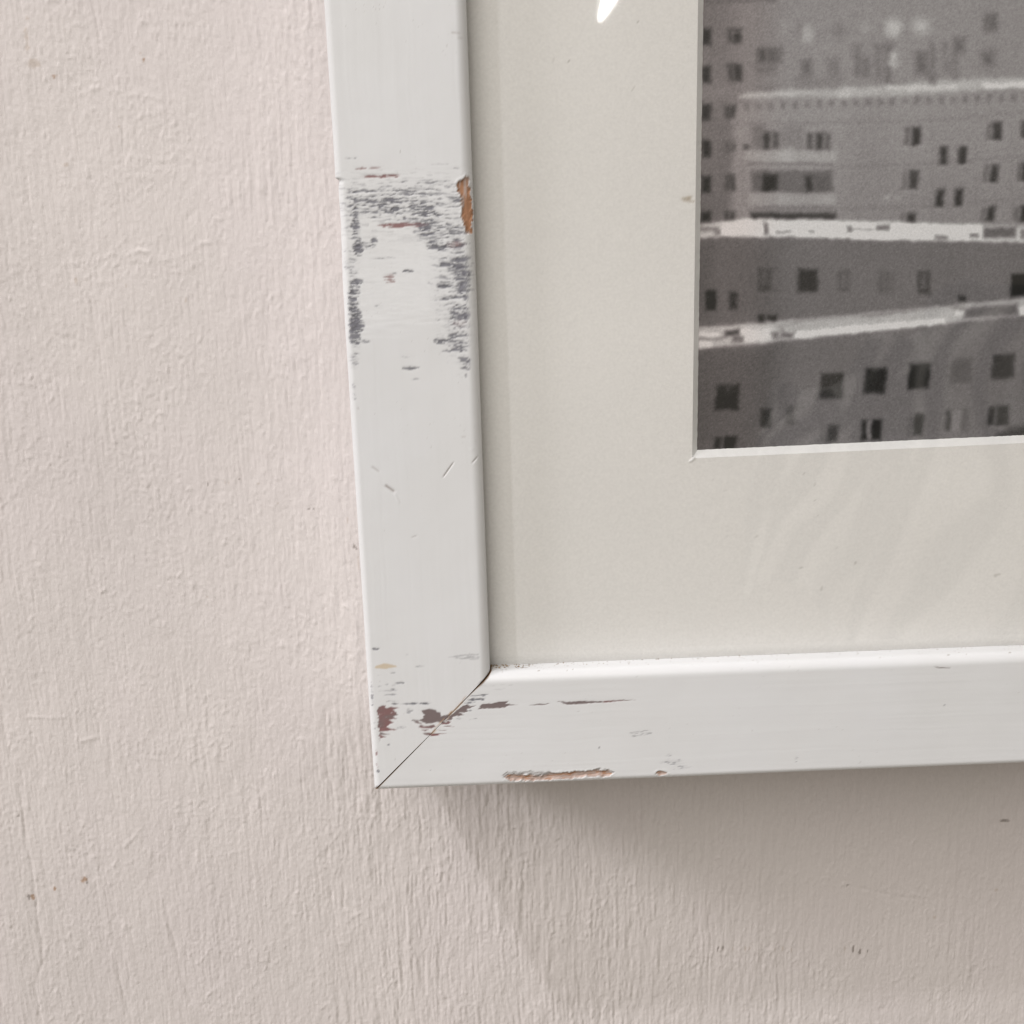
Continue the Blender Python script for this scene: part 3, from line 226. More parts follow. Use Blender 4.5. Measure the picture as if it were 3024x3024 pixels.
def tex_coord(nt, scale=(1, 1, 1)):
    tc = N(nt, 'ShaderNodeTexCoord'); mp = N(nt, 'ShaderNodeMapping')
    nt.links.new(tc.outputs['Object'], mp.inputs[0])
    mp.inputs['Scale'].default_value = scale
    return mp.outputs[0]


def noise_node(nt, vec, scale, detail=3, rough=0.5):
    n = N(nt, 'ShaderNodeTexNoise')
    n.inputs['Scale'].default_value = scale; n.inputs['Detail'].default_value = detail; n.inputs['Roughness'].default_value = rough
    nt.links.new(vec, n.inputs['Vector'])
    return n.outputs['Fac']


def bump(nt, height, dist, strength=1.0, chain=None):
    b = N(nt, 'ShaderNodeBump')
    b.inputs['Strength'].default_value = strength; b.inputs['Distance'].default_value = dist
    nt.links.new(height, b.inputs['Height'])
    if chain is not None:
        nt.links.new(chain, b.inputs['Normal'])
    return b.outputs[0]


def vary(nt, color_out, fac_out, amount):
    """multiply a colour by 1 +- amount following a noise"""
    mr = N(nt, 'ShaderNodeMapRange')
    mr.inputs['From Min'].default_value = 0.25; mr.inputs['From Max'].default_value = 0.75
    mr.inputs['To Min'].default_value = 1 - amount; mr.inputs['To Max'].default_value = 1 + amount
    nt.links.new(fac_out, mr.inputs['Value'])
    mx = N(nt, 'ShaderNodeMix', data_type='RGBA', blend_type='MULTIPLY')
    mx.inputs['Factor'].default_value = 1.0
    nt.links.new(color_out, mx.inputs['A']); nt.links.new(mr.outputs[0], mx.inputs['B'])
    return mx.outputs['Result']


def attr_node(nt, name):
    a = N(nt, 'ShaderNodeAttribute'); a.attribute_name = name
    return a


# wall paint
m_wall, nt, bs = new_mat('wall_paint')
v = tex_coord(nt)
col = vary(nt, attr_node(nt, 'tone').outputs['Color'], noise_node(nt, v, 14, 2), 0.02)
col = vary(nt, col, noise_node(nt, v, 900, 1), 0.02)
nt.links.new(col, bs.inputs['Base Color'])
bs.inputs['Roughness'].default_value = 0.62
bs.inputs['Specular IOR Level'].default_value = 0.35
vs = tex_coord(nt, (1, 1, 0.12))
b1 = bump(nt, noise_node(nt, vs, 1500, 1, 0.6), 0.00010, 0.6)
b2 = bump(nt, noise_node(nt, v, 1800, 1, 0.6), 0.00007, 0.6, b1)
nt.links.new(b2, bs.inputs['Normal'])

# frame paint (worn white lacquer)
m_frame, nt, bs = new_mat('worn_white_paint')
v = tex_coord(nt)
col = vary(nt, attr_node(nt, 'tone').outputs['Color'], noise_node(nt, v, 60, 1), 0.012)
nt.links.new(col, bs.inputs['Base Color'])
nt.links.new(attr_node(nt, 'gloss').outputs['Fac'], bs.inputs['Roughness'])
bs.inputs['Specular IOR Level'].default_value = 0.45
b1 = bump(nt, noise_node(nt, v, 220, 1), 0.00008, 0.35)
b2 = bump(nt, noise_node(nt, v, 2600, 1, 0.6), 0.00003, 0.25, b1)
nt.links.new(b2, bs.inputs['Normal'])

# bare wood on the mitre faces and in the rabbet
m_wood, nt, bs = new_mat('bare_wood')
v = tex_coord(nt, (1, 1, 0.15))
rp = N(nt, 'ShaderNodeValToRGB')
rp.color_ramp.elements[0].color = (0.22, 0.12, 0.06, 1); rp.color_ramp.elements[1].color = (0.48, 0.31, 0.18, 1)
nt.links.new(noise_node(nt, v, 500, 4), rp.inputs[0]); nt.links.new(rp.outputs[0], bs.inputs['Base Color'])
bs.inputs['Roughness'].default_value = 0.8

# mat board: textured paper face and white core
m_mat, nt, bs = new_mat('mat_paper')
v = tex_coord(nt)
col = vary(nt, attr_node(nt, 'tone').outputs['Color'], noise_node(nt, v, 1600, 1, 0.6), 0.035)
col = vary(nt, col, noise_node(nt, v, 25, 1), 0.015)
nt.links.new(col, bs.inputs['Base Color'])
bs.inputs['Roughness'].default_value = 0.9; bs.inputs['Specular IOR Level'].default_value = 0.2
nt.links.new(bump(nt, noise_node(nt, v, 1300, 1, 0.6), 0.00010, 0.4), bs.inputs['Normal'])

m_core, nt, bs = new_mat('mat_core')
v = tex_coord(nt)
rgb = N(nt, 'ShaderNodeRGB'); rgb.outputs[0].default_value = (0.88, 0.885, 0.885, 1)
nt.links.new(vary(nt, rgb.outputs[0], noise_node(nt, v, 700, 3), 0.03), bs.inputs['Base Color'])
bs.inputs['Roughness'].default_value = 0.85

# photographic print
m_print, nt, bs = new_mat('photo_print')
v = tex_coord(nt)
col = vary(nt, attr_node(nt, 'tone').outputs['Color'], noise_node(nt, v, 2400, 2, 0.7), 0.11)
nt.links.new(col, bs.inputs['Base Color'])
bs.inputs['Roughness'].default_value = 0.5

m_back, nt, bs = new_mat('backing_card')
v = tex_coord(nt)
rp = N(nt, 'ShaderNodeValToRGB')
rp.color_ramp.elements[0].color = (0.25, 0.19, 0.13, 1); rp.color_ramp.elements[1].color = (0.34, 0.27, 0.19, 1)
nt.links.new(noise_node(nt, v, 120, 4), rp.inputs[0]); nt.links.new(rp.outputs[0], bs.inputs['Base Color'])
bs.inputs['Roughness'].default_value = 0.9

# picture glass: clear pane with a Fresnel mirror on it
m_glass, nt, bs = new_mat('picture_glass')
nt.nodes.remove(bs)
fr = N(nt, 'ShaderNodeFresnel')
geo = N(nt, 'ShaderNodeNewGeometry'); io = N(nt, 'ShaderNodeMapRange')
io.inputs['To Min'].default_value = 1.5; io.inputs['To Max'].default_value = 1 / 1.5      # thin pane: same reflectance from either side
nt.links.new(geo.outputs['Backfacing'], io.inputs['Value']); nt.links.new(io.outputs[0], fr.inputs[0])
tr = N(nt, 'ShaderNodeBsdfTransparent'); tr.inputs[0].default_value = (0.992, 0.992, 0.990, 1)
gl = N(nt, 'ShaderNodeBsdfGlossy'); gl.inputs['Roughness'].default_value = 0.03
mx = N(nt, 'ShaderNodeMixShader')
nt.links.new(fr.outputs[0], mx.inputs[0]); nt.links.new(tr.outputs[0], mx.inputs[1]); nt.links.new(gl.outputs[0], mx.inputs[2])
nt.links.new(mx.outputs[0], nt.nodes['Material Output'].inputs[0])
v = tex_coord(nt)

m_dust, nt, bs = new_mat('dust_crumbs')
v = tex_coord(nt)
rp = N(nt, 'ShaderNodeValToRGB')
rp.color_ramp.elements[0].color = (0.10, 0.065, 0.035, 1); rp.color_ramp.elements[1].color = (0.42, 0.30, 0.18, 1)
nt.links.new(noise_node(nt, v, 1500, 2), rp.inputs[0]); nt.links.new(rp.outputs[0], bs.inputs['Base Color'])
bs.inputs['Roughness'].default_value = 0.95

# ------------------------------------------------------------------ wall
WALL_RGB = np.array((0.676, 0.628, 0.616))


RELIEF = 1.5


def wall_height(x, z):
    """paint relief in mm, positive towards the room"""
    xw = x + gnoise(x, z * 0.35, 20, 3) * 1.6 + gnoise(x, z * 0.4, 4, 4) * 0.35
    near = np.maximum(sstep(-40, -6, x + gnoise(x, z, 20, 8) * 30), sstep(-14, -40, z) * sstep(-45, 5, x))
    near = 0.52 + 0.52 * near
    r = (fbm(xw, z, 0.85, 17, 11, 2, 0.6) - 0.5) * 0.155 + (noise(xw, z, 2.1, 40, 12) - 0.5) * 0.07
    r = r + (noise(xw, z, 0.62, 3.4, 13) - 0.5) * 0.115
    r = r * near * (0.6 + 0.8 * noise(x, z, 9, 20, 14))
    r = r * (1 - 0.5 * sstep(70, 130, x))
    # lumps and roller stipple, patchy
    patch = sstep(-0.10, 0.30, gnoise(x, z, 15, 21))
    xl = x + gnoise(x, z, 2.5, 22) * 1.6; zl = z * 0.75 + gnoise(x, z, 2.5, 28) * 1.6
    l1 = np.clip(gnoise(xl, zl, 1.5, 23) + 0.5 * gnoise(xl, zl, 0.9, 24) - 0.10, 0, 1)
    l2 = np.clip(gnoise(xl, zl, 1.0, 25) - 0.12, 0, 1)
    l3 = np.clip(gnoise(x, zl, 3.4, 31) - 0.22, 0, 1)
    h = r + l1 * (0.045 + 0.11 * patch) + l2 * (0.09 + 0.14 * patch) - l3 * 0.16
    h = h + gnoise(x, z * 0.7, 0.7, 27) * 0.055 + gnoise(x, z * 0.7, 16, 41) * 0.14 + gnoise(x, z * 0.6, 5, 42) * 0.05
    for pts, w, hh in WALL_LINES:
        a = np.array(pts)
        sel = (x > a[:, 0].min() - 3) & (x < a[:, 0].max() + 3) & (z > a[:, 1].min() - 3) & (z < a[:, 1].max() + 3)
        if not sel.any():
            continue
        xs, zs = x[sel], z[sel]
        xs = xs + (noise(xs, zs, 2, 2.5, 51) - 0.5) * 0.8
        d = np.full(xs.shape, 1e9)
        for p, q in zip(pts[:-1], pts[1:]):
            d = np.minimum(d, segdist(xs, zs, p, q)[0])
        h[sel] += 1.6 * hh * np.exp(-(d / w) ** 2) * (0.4 + 1.2 * noise(xs, zs, 2, 4, 52))
    return h * RELIEF


def wall_patch(x0, x1, z0, z1, dx, dz):
    gx = np.linspace(x0, x1, int(round((x1 - x0) / dx)) + 1)
    gz = np.linspace(z0, z1, int(round((z1 - z0) / dz)) + 1)
    X, Z = np.meshgrid(gx, gz, indexing='ij')
    x, z = X.ravel(), Z.ravel()
    h = wall_height(x, z)
    edge = sstep(-150, -135, x) * sstep(260, 245, x) * sstep(-135, -122, z) * sstep(275, 262, z)
    h = (h + 0.0) * edge
    tone = np.tile(WALL_RGB, (len(x), 1))
    # faint unevenness of the paint itself, yellowed stains and specks
    tone *= (1 + (fbm(x, z, 30, 60, 61, 2) - 0.5) * 0.05)[:, None]
    yel = sstep(0.42, 0.70, fbm(x, z, 38, 70, 62, 3))[:, None]
    tone *= 1 + yel * np.array((-0.004, 0.002, -0.006))
    for cx, cz, rx, rz, kind in WALL_SPECKS:
        sel = (abs(x - cx) < rx * 2.2) & (abs(z - cz) < rz * 2.2)
        if not sel.any():
            continue
        xs, zs = x[sel], z[sel]
        e = ((xs - cx) / rx) ** 2 + ((zs - cz) / rz) ** 2 + (noise(xs, zs, 0.5, 0.5, 63) - 0.5) * 1.6
        mk = sstep(1.5, 0.3, e)[:, None]
        c, k = {'b': ((0.33, 0.19, 0.10), 0.75), 'd': ((0.17, 0.14, 0.12), 0.7), 't': ((0.46, 0.37, 0.29), 0.40)}[kind]
        tone[sel] = tone[sel] * (1 - k * mk) + np.array(c) * k * mk
    return np.stack([x, DW - h, z], 1), grid_faces(len(gx), len(gz)), tone


pieces = [wall_patch(-150, 9, -135.0, 275.1, 0.3, 0.45), wall_patch(9, 260, -135.0, -9.9, 0.3, 0.45)]
flat = [(-2500, -150, -1500, 2000), (260, 2500, -1500, 2000), (-150, 260, -1500, -135), (-150, 260, 275.1, 2000), (9, 260, -9.9, 275.1)]
for (a, b, c, d) in flat:
    gx = np.linspace(a, b, 12); gz = np.linspace(c, d, 12)
    X, Z = np.meshgrid(gx, gz, indexing='ij')
    pieces.append((np.stack([X.ravel(), np.full(X.size, DW + (0.15 if a == 9 else 0.0)), Z.ravel()], 1), grid_faces(12, 12), np.tile(WALL_RGB, (X.size, 1))))
co = []; fa = []; tn = []; off = 0
for c, f, t in pieces:
    co.append(c); fa.append(f + off); tn.append(t); off += len(c)
wall = mesh_np('wall', np.vstack(co), np.vstack(fa), m_wall, attrs={'tone': np.vstack(tn)})
wall['kind'] = 'structure'
wall['label'] = 'cream painted wall with vertical brush strokes behind the frame'

# ------------------------------------------------------------------ the framed picture
FW, FH = 392.0, 500.0     # outer size of the frame
W = 28.0                  # width of the moulding
RO, RI = 1.5, 2.3         # rounded outer and inner arris
LIP = 5.5                 # depth of the sight edge in front of the glass

root = bpy.data.objects.new('framed_picture', None)
COL.objects.link(root)
root.empty_display_size = 0.05
root['label'] = 'chipped white wooden picture frame with a grey photograph of apartment blocks'
root['category'] = 'picture frame'

WHITE = np.array((0.755, 0.765, 0.780))
GREY = np.array((0.115, 0.115, 0.132))
GREYB = np.array((0.205, 0.165, 0.165))
MAROON = np.array((0.26, 0.135, 0.135))
WOODC = np.array((0.46, 0.24, 0.14))
WOODP = np.array((0.52, 0.40, 0.35))


def paint_front(x, z, p, d, t):
    """colour, roughness and inward dent (mm) for points of the moulding; x,z in the frame's plane"""
    n = len(x)
    tone = np.tile(WHITE, (n, 1)); rough = np.full(n, 0.36); dent = np.zeros(n)
    if n == 0:
        return tone, rough, dent
    zs = z + gnoise(x, z, 1.8, 70) * 0.22 + gnoise(x, z, 0.6, 69) * 0.06      # strokes are never quite straight
    dent += (noise(p + gnoise(x, z, 14, 67) * 0.8, t, 0.55, 26, 65) - 0.5) * 0.014 + (noise(p, t, 1.6, 40, 66) - 0.5) * 0.02 + gnoise(x, z, 5, 68) * 0.02
    tone *= (1 + (fbm(x, z, 16, 22, 64, 2) - 0.5)[:, None] * np.array((0.03, 0.035, 0.05)))
    rough += (fbm(x, z, 7, 9, 63, 2) - 0.5) * 0.14
    s1 = noise(x, zs, 1.7, 0.21, 71); s2 = noise(x, zs, 0.62, 0.15, 72); s3 = noise(x, zs, 3.4, 0.38, 73)
    streak = 0.36 * s1 + 0.36 * s2 + 0.28 * s3

    def blend(sel, mk, c):
        k = mk[:, None]
        tone[sel] = tone[sel] * (1 - k) + np.asarray(c) * k
    # scraped zone: the top coat is thinner, a little uneven and duller
    zone = sstep(139.5, 134.5, z + (s3 - 0.5) * 3) * sstep(104, 111, z + (s3 - 0.5) * 5) * (x < 30)
    tone *= (1 + zone * (0.03 + (streak - 0.5) * 0.12))[:, None]
    fine = zone * sstep(0.66, 0.80, s1) * sstep(118, 132, z) * 0.30
    tone[:] = tone * (1 - fine[:, None]) + GREY * fine[:, None]
    rough += zone * 0.14
    dent += zone * (0.03 + (s3 - 0.5) * 0.015)
    for cx, cz, rx, rz, st, tn in WEAR_UPPER + WEAR_CORNER:
        sel = np.nonzero((abs(x - cx) < rx * 1.6 + 0.3) & (abs(z - cz) < rz * 1.6 + 0.3))[0]
        if len(sel) == 0:
            continue
        rz2 = max(rz, 0.20)
        e = 1 - ((x[sel] - cx) / (rx * 1.15)) ** 2 - ((z[sel] - cz) / (rz2 * 1.15)) ** 2
        q = e * 0.95 + (streak[sel] - 0.5) * 4.6 + (st - 0.80) * 1.5
        mk = np.maximum(0.95 * sstep(0.05, 0.85, q), 0.24 * sstep(-0.8, 0.4, q)) * sstep(-0.6, 0.1, e) * min(1.0, 0.50 + 0.5 * st)
        c = GREY * (0.8 + 1.3 * s1[sel, None]) if tn == 0 else MAROON
        blend(sel, mk, c)
        dent[sel] += 0.05 * mk
        rough[sel] += 0.15 * mk
    jx = (noise(x, z, 0.9, 0.25, 81) - 0.5) * 0.9; jz = (noise(x, z, 0.5, 0.4, 82) - 0.5) * 0.18
    for kind, pts in WEAR_SHAPES:
        a = np.array(pts)
        sel = np.nonzero((x > a[:, 0].min() - 1) & (x < a[:, 0].max() + 1) & (z > a[:, 1].min() - 1) & (z < a[:, 1].max() + 1))[0]
        if len(sel) == 0:
            continue
        sd = sdist(x[sel] + jx[sel] * 0.6, z[sel] + jz[sel], pts)
        mk = sstep(0.10, -0.10, sd)
        if kind == 'g':
            blend(sel, mk, GREYB)
        elif kind == 'm':
            t = noise(x[sel], z[sel], 2.5, 0.8, 83)[:, None]
            blend(sel, mk * sstep(0.18, 0.36, streak[sel] + 0.06), GREYB * t + MAROON * (1 - t))
        elif kind == 'o':
            blend(sel, mk * 0.75, (0.60, 0.48, 0.32))
        elif kind == 's':
            blend(sel, mk * 0.42 * sstep(0.42, 0.62, streak[sel]), GREY)
        else:
            blend(sel, mk, (0.08, 0.08, 0.08))
        dent[sel] += 0.05 * mk * (kind in 'gm')
    for kind, pts in CHIPS:
        a = np.array(pts)
        sel = np.nonzero((x > a[:, 0].min() - 2) & (x < a[:, 0].max() + 2) & (z > a[:, 1].min() - 2) & (z < a[:, 1].max() + 2))[0]
        if len(sel) == 0:
            continue
        sd = sdist(x[sel], z[sel], pts) + gnoise(x[sel], z[sel], 1.3, 86) * 0.55 + gnoise(x[sel], z[sel], 0.5, 87) * 0.35
        mk = sstep(0.10, -0.10, sd)
        if kind == 'w':
            g = fbm(x[sel], z[sel], 1.6 if pts[0][1] < 50 else 0.5, 0.25 if pts[0][1] < 50 else 2.2, 85, 2)
            t = sstep(0.40, 0.62, g + (0.10 if pts[0][1] > 50 else -0.16))[:, None]
            fib = noise(x[sel], z[sel], 2.4 if pts[0][1] < 50 else 0.16, 0.14 if pts[0][1] < 50 else 2.4, 88)[:, None]
            blend(sel, mk, (WOODC * t + WOODP * (1 - t)) * (0.70 + 0.42 * fib))
            dent[sel] += (fib[:, 0] - 0.5) * 0.16 * mk
            rim = np.exp(-((sd - 0.25) / 0.22) ** 2)
            dent[sel] += 0.40 * sstep(0.15, -0.45, sd) - 0.05 * rim
            rough[sel] = rough[sel] * (1 - mk) + 0.8 * mk
        else:
            blend(sel, mk * 0.85, (0.48, 0.47, 0.47))
            dent[sel] += 0.12 * mk
    for A, B, w, dep, dark in DENTS:
        sel = np.nonzero((abs(x - (A[0] + B[0]) / 2) < 6) & (abs(z - (A[1] + B[1]) / 2) < 6))[0]
        if len(sel) == 0:
            continue
        dd, t = segdist(x[sel], z[sel], A, B)
        prof = np.exp(-(dd / max(w * 0.8, 0.16)) ** 2) * sstep(0, 0.2, t + 0.12) * sstep(1.12, 0.85, t)
        dent[sel] += dep * 0.32 * prof
        if dark:
            blend(sel, np.clip(prof * dark * 0.8, 0, 1), (0.33, 0.28, 0.26))
    # fine specks of dirt on the face
    sp = sstep(0.955, 0.985, noise(x, z, 0.38, 0.38, 91)) * sstep(0.55, 0.8, noise(x, z, 9, 7, 92)) * (d < 0.4)
    tone[:] = tone * (1 - 0.35 * sp[:, None]) + np.array((0.25, 0.22, 0.2)) * 0.35 * sp[:, None]
    # dust and specks on the sight-edge ledge of the lower side, gathered at the corner
    ledge = (z < 29) & (z > 26.5) & (d > 1.0) & (x > 27)
    if ledge.any():
        li = np.nonzero(ledge)[0]
        dens = 0.10 * sstep(60, 30, x[li]) + 0.03 + 0.10 * sstep(3.5, 6.0, d[li])
        n1 = noise(x[li], d[li], 0.45, 0.45, 93)
        mk = sstep(0.97 - dens, 1.02 - dens, n1)
        tone[li] = tone[li] * (1 - 0.65 * mk[:, None]) + np.array((0.22, 0.16, 0.11)) * 0.65 * mk[:, None]
        cr = np.exp(-(x[li] - 28) / 3.5) * sstep(2.5, 6, d[li]) * 0.55
        tone[li] = tone[li] * (1 - cr[:, None]) + np.array((0.36, 0.27, 0.18)) * cr[:, None]
    # grime along the bottom-left arris and the mitre
    mit = np.abs(x - z) / 1.414
    near = sstep(0.55, 0.15, mit + (noise(x, z, 0.8, 0.8, 95) - 0.5) * 0.35) * (x < 29) * (z < 29)
    tan = near * sstep(10, 12, x) * sstep(24, 21, x) * sstep(0.35, 0.6, noise(x + z, x - z, 2.2, 0.5, 96))
    tone[:] = tone * (1 - 0.75 * tan[:, None]) + np.array((0.50, 0.33, 0.20)) * 0.75 * tan[:, None]
    dk = near * np.maximum(sstep(1.8, 0.4, x), sstep(24.5, 26.5, x)) * 0.8
    tone[:] = tone * (1 - dk[:, None]) + np.array((0.12, 0.09, 0.07)) * dk[:, None]
    return tone, rough, dent


def profile(fine):
    """(p, d, nx, nd, visible) from the outer back edge round to the inner back edge"""
    pts = [(0, DW - 0.6), (0, 30), (0, 16)] + [(0, q) for q in ((8, 5, 3.5, 2.6, 2.0) if fine else (6,))]
    k = 9 if fine else 4
    for i in range(k + 1):
        a = math.pi / 2 * i / k
        pts.append((RO - RO * math.cos(a), RO - RO * math.sin(a)))
    if fine:
        mm_ = int((W - RI - RO) / 0.2)
        pts += [(RO + (W - RI - RO) * i / mm_, 0) for i in range(1, mm_)]
    k = 12 if fine else 4
    for i in range(k + 1):
        a = math.pi / 2 * i / k
        pts.append((W - RI + RI * math.sin(a), RI - RI * math.cos(a)))
    pts += [(W, RI + (LIP - RI) * i / (14 if fine else 2)) for i in range(1, (15 if fine else 3))]
    pts += [(W - 0.3, LIP + 0.02), (W - 5, LIP + 0.02), (W - 5, DW - 6), (W - 6, DW - 0.6)]
    return np.array(pts, float)


def gap(p):
    """half opening of the mitre along the face (mm)"""
    return 0.13 + 0.10 * sstep(12, 3, p) * (1 - 0.3 * sstep(2, 0, p)) + 0.22 * sstep(22, 27, p) - 0.05 * sstep(10, 14, p) * sstep(22, 18, p)


def moulding(side, fine):
    L = FH if side in ('left', 'right') else FW
    pf = profile(fine)
    if fine:
        vis = 185.0 if side == 'left' else 172.0
        cut = [0, 34, 98, 142, vis] if side == 'left' else [0, 34, vis]
        st = [0.14, 0.2, 0.12, 0.2] if side == 'left' else [0.14, 0.2]
        s = np.concatenate([np.arange(a, b, q) for a, b, q in zip(cut[:-1], cut[1:], st)] + [np.linspace(vis, L, 40)]) / L
    else:
        s = np.linspace(0, 1, 14)
    p = pf[:, 0]; d = pf[:, 1]
    g = gap(np.clip(p, 0, W))
    t0 = p + g; t1 = L - p - g
    # lines stay parallel to the mitre at the dense end and shear out towards the far one
    if fine:
        T = t0[None, :] + (s * L)[:, None]
        far = sstep(185, L, s * L)[:, None]
        T = T * (1 - far) + (t1[None, :] * (s[:, None])) * far
        T = np.maximum.accumulate(np.minimum(T, t1[None, :]), axis=0)
        T[-1] = t1
    else:
        T = t0[None, :] + s[:, None] * (t1 - t0)[None, :]
    Pp = np.tile(p, (len(s), 1)); Dd = np.tile(d, (len(s), 1))
    x0 = {'left': Pp, 'right': FW - Pp, 'bottom': T, 'top': T}[side].ravel()
    z0 = {'left': T, 'right': T, 'bottom': Pp, 'top': FH - Pp}[side].ravel()
    dd = Dd.ravel().copy(); pp = Pp.ravel()
    front = dd < 6.2
    tone = np.tile(WHITE, (len(x0), 1)); rough = np.full(len(x0), 0.36); dent = np.zeros(len(x0))
    if fine:
        f = np.nonzero(front & (pp <= W + 0.01))[0]
        tone[f], rough[f], dent[f] = paint_front(x0[f], z0[f], pp[f], dd[f], T.ravel()[f])
    x, z = x0.copy(), z0.copy()
    face = sstep(3.0, 0.5, dd)
    dd = dd + dent * face
    if fine and side == 'left':
        # worn-back outer arris where the old coats broke away
        a = 0.62 * sstep(136.9, 136.2, z0) * (0.25 + 0.75 * sstep(112, 134, z0)) * sstep(104, 118, z0)
        a = a * (0.75 + 0.5 * noise(z0, z0 * 0, 2.2, 1, 97)) * sstep(4.5, 0.6, pp) * sstep(9, 4, dd)
        x = x + a
    # slight hand-finished waviness of the arrises
    wob = (noise(T.ravel(), pp * 0, 26, 1, 98) - 0.5) * 0.12
    if side in ('left', 'right'):
        x = x + wob * sstep(4, 0, pp)
    else:
        z = z + wob * sstep(4, 0, pp)
    co = np.stack([x, dd, z], 1)
    nu, nv = len(s), len(p)
    o = mesh_np('moulding', co, grid_faces(nu, nv), m_frame, root, attrs={'tone': tone, 'gloss': rough})
    me = o.data
    # sharpen nothing; end faces of bare wood close the mitres
    for end in (0, nu - 1):
        idx = end * nv + np.arange(nv)
        ce = co[idx]
        cap = bpy.data.meshes.new('mitre_face')
        cap.from_pydata([tuple(q * MM) for q in ce], [], [tuple(range(nv))])
        cap.materials.append(m_wood)
        c = bpy.data.objects.new('mitre_face', cap)
        COL.objects.link(c); c.parent = o
    return o


left = moulding('left', True)
left['label'] = 'upright side with scraped paint baring dark grey layers and a wood chip'
bottom = moulding('bottom', True)
bottom['label'] = 'lower side with a long wood chip on its bottom edge'
moulding('right', False)
moulding('top', False)

# mat board with its bevelled window (the window is cut very slightly out of square)
MD = 7.35; MT = 1.42
MX, MZ = 75.2, 74.95
MX1, MZ1 = FW - 76, FH - 70


def win_bottom(x):
    return MZ + 0.0128 * (x - MX)


def win_left(z):
    return MX + 0.0016 * (z - MZ)


MAT_RGB = np.array((0.885, 0.876, 0.860))


def mat_tone(x, z):
    t = np.tile(MAT_RGB, (len(x), 1))
    t *= (1 + (noise(x, z, 0.5, 0.5, 101) - 0.5) * 0.02)[:, None]
    fl = sstep(0.93, 0.99, noise(x + z * 0.4, z - x * 0.3, 0.9, 0.4, 106)) * sstep(0.4, 0.7, noise(x, z, 7, 7, 107))
    t *= (1 - 0.07 * fl - 0.02 * fbm(x, z, 30, 30, 108, 2))[:, None]
    for cx, cz, rx, rz, kind in MAT_SPECKS:
        sel = (abs(x - cx) < rx * 2 + .6) & (abs(z - cz) < rz * 2 + .6)
        if sel.any():
            rx2, rz2 = max(rx, 0.22), max(rz, 0.22)
            e = ((x[sel] - cx) / rx2) ** 2 + ((z[sel] - cz) / rz2) ** 2 + (noise(x[sel], z[sel], 0.4, 0.4, 103) - 0.5) * 0.8
            c, k = {'d': ((0.25, 0.22, 0.19), 0.55), 't': ((0.40, 0.38, 0.35), 0.4), 'o': ((0.36, 0.27, 0.16), 0.6)}[kind]
            mk = sstep(1.4, 0.3, e)[:, None] * k
            t[sel] = t[sel] * (1 - mk) + np.array(c) * mk
    return t


def ruled(a, b, nu, nv, us=None, vs=None):
    """grid between curve a(u)->(x,z) and b(u)"""
    us = np.linspace(0, 1, nu) if us is None else us
    vs = np.linspace(0, 1, nv) if vs is None else vs
    A = np.array([a(u) for u in us]); B = np.array([b(u) for u in us])
    G = A[:, None, :] * (1 - vs)[None, :, None] + B[:, None, :] * vs[None, :, None]
    return G[..., 0].ravel(), G[..., 1].ravel(), grid_faces(len(us), len(vs))


I0, I1x, I1z = 24.0, FW - 24.0, FH - 24.0
cBL = (win_left(MZ), win_bottom(MX)); cTL = (win_left(MZ1), MZ1); cBR = (MX1, win_bottom(MX1)); cTR = (MX1, MZ1)


def edge(p, q):
    return lambda u: (p[0] + (q[0] - p[0]) * u, p[1] + (q[1] - p[1]) * u)


dense_u = np.concatenate([np.linspace(0, 0.42, 460), np.linspace(0.42, 1, 60)[1:]])
mats = [ruled(edge((I0, I0), (I0, I1z)), edge(cBL, cTL), 0, 130, us=dense_u),
        ruled(edge((I0, I0), (I1x, I0)), edge(cBL, cBR), 0, 130, us=dense_u),
        ruled(edge((I1x, I0), (I1x, I1z)), edge(cBR, cTR), 12, 8),
        ruled(edge((I0, I1z), (I1x, I1z)), edge(cTL, cTR), 12, 8)]
co = []; fa = []; off = 0
for x, z, f in mats:
    y = np.full(len(x), MD) + (noise(x, z, 40, 40, 105) - 0.5) * 0.10 - 0.05 * np.exp(-(((x - 73.2) / 1.6) ** 2 + ((z - 129.0) / 0.5) ** 2))
    co.append(np.stack([x, y, z], 1)); fa.append(f + off); off += len(x)
co = np.vstack(co)
mat_board = mesh_np('mat_board', co, np.vstack(fa), m_mat, root, attrs={'tone': mat_tone(co[:, 0], co[:, 2])})

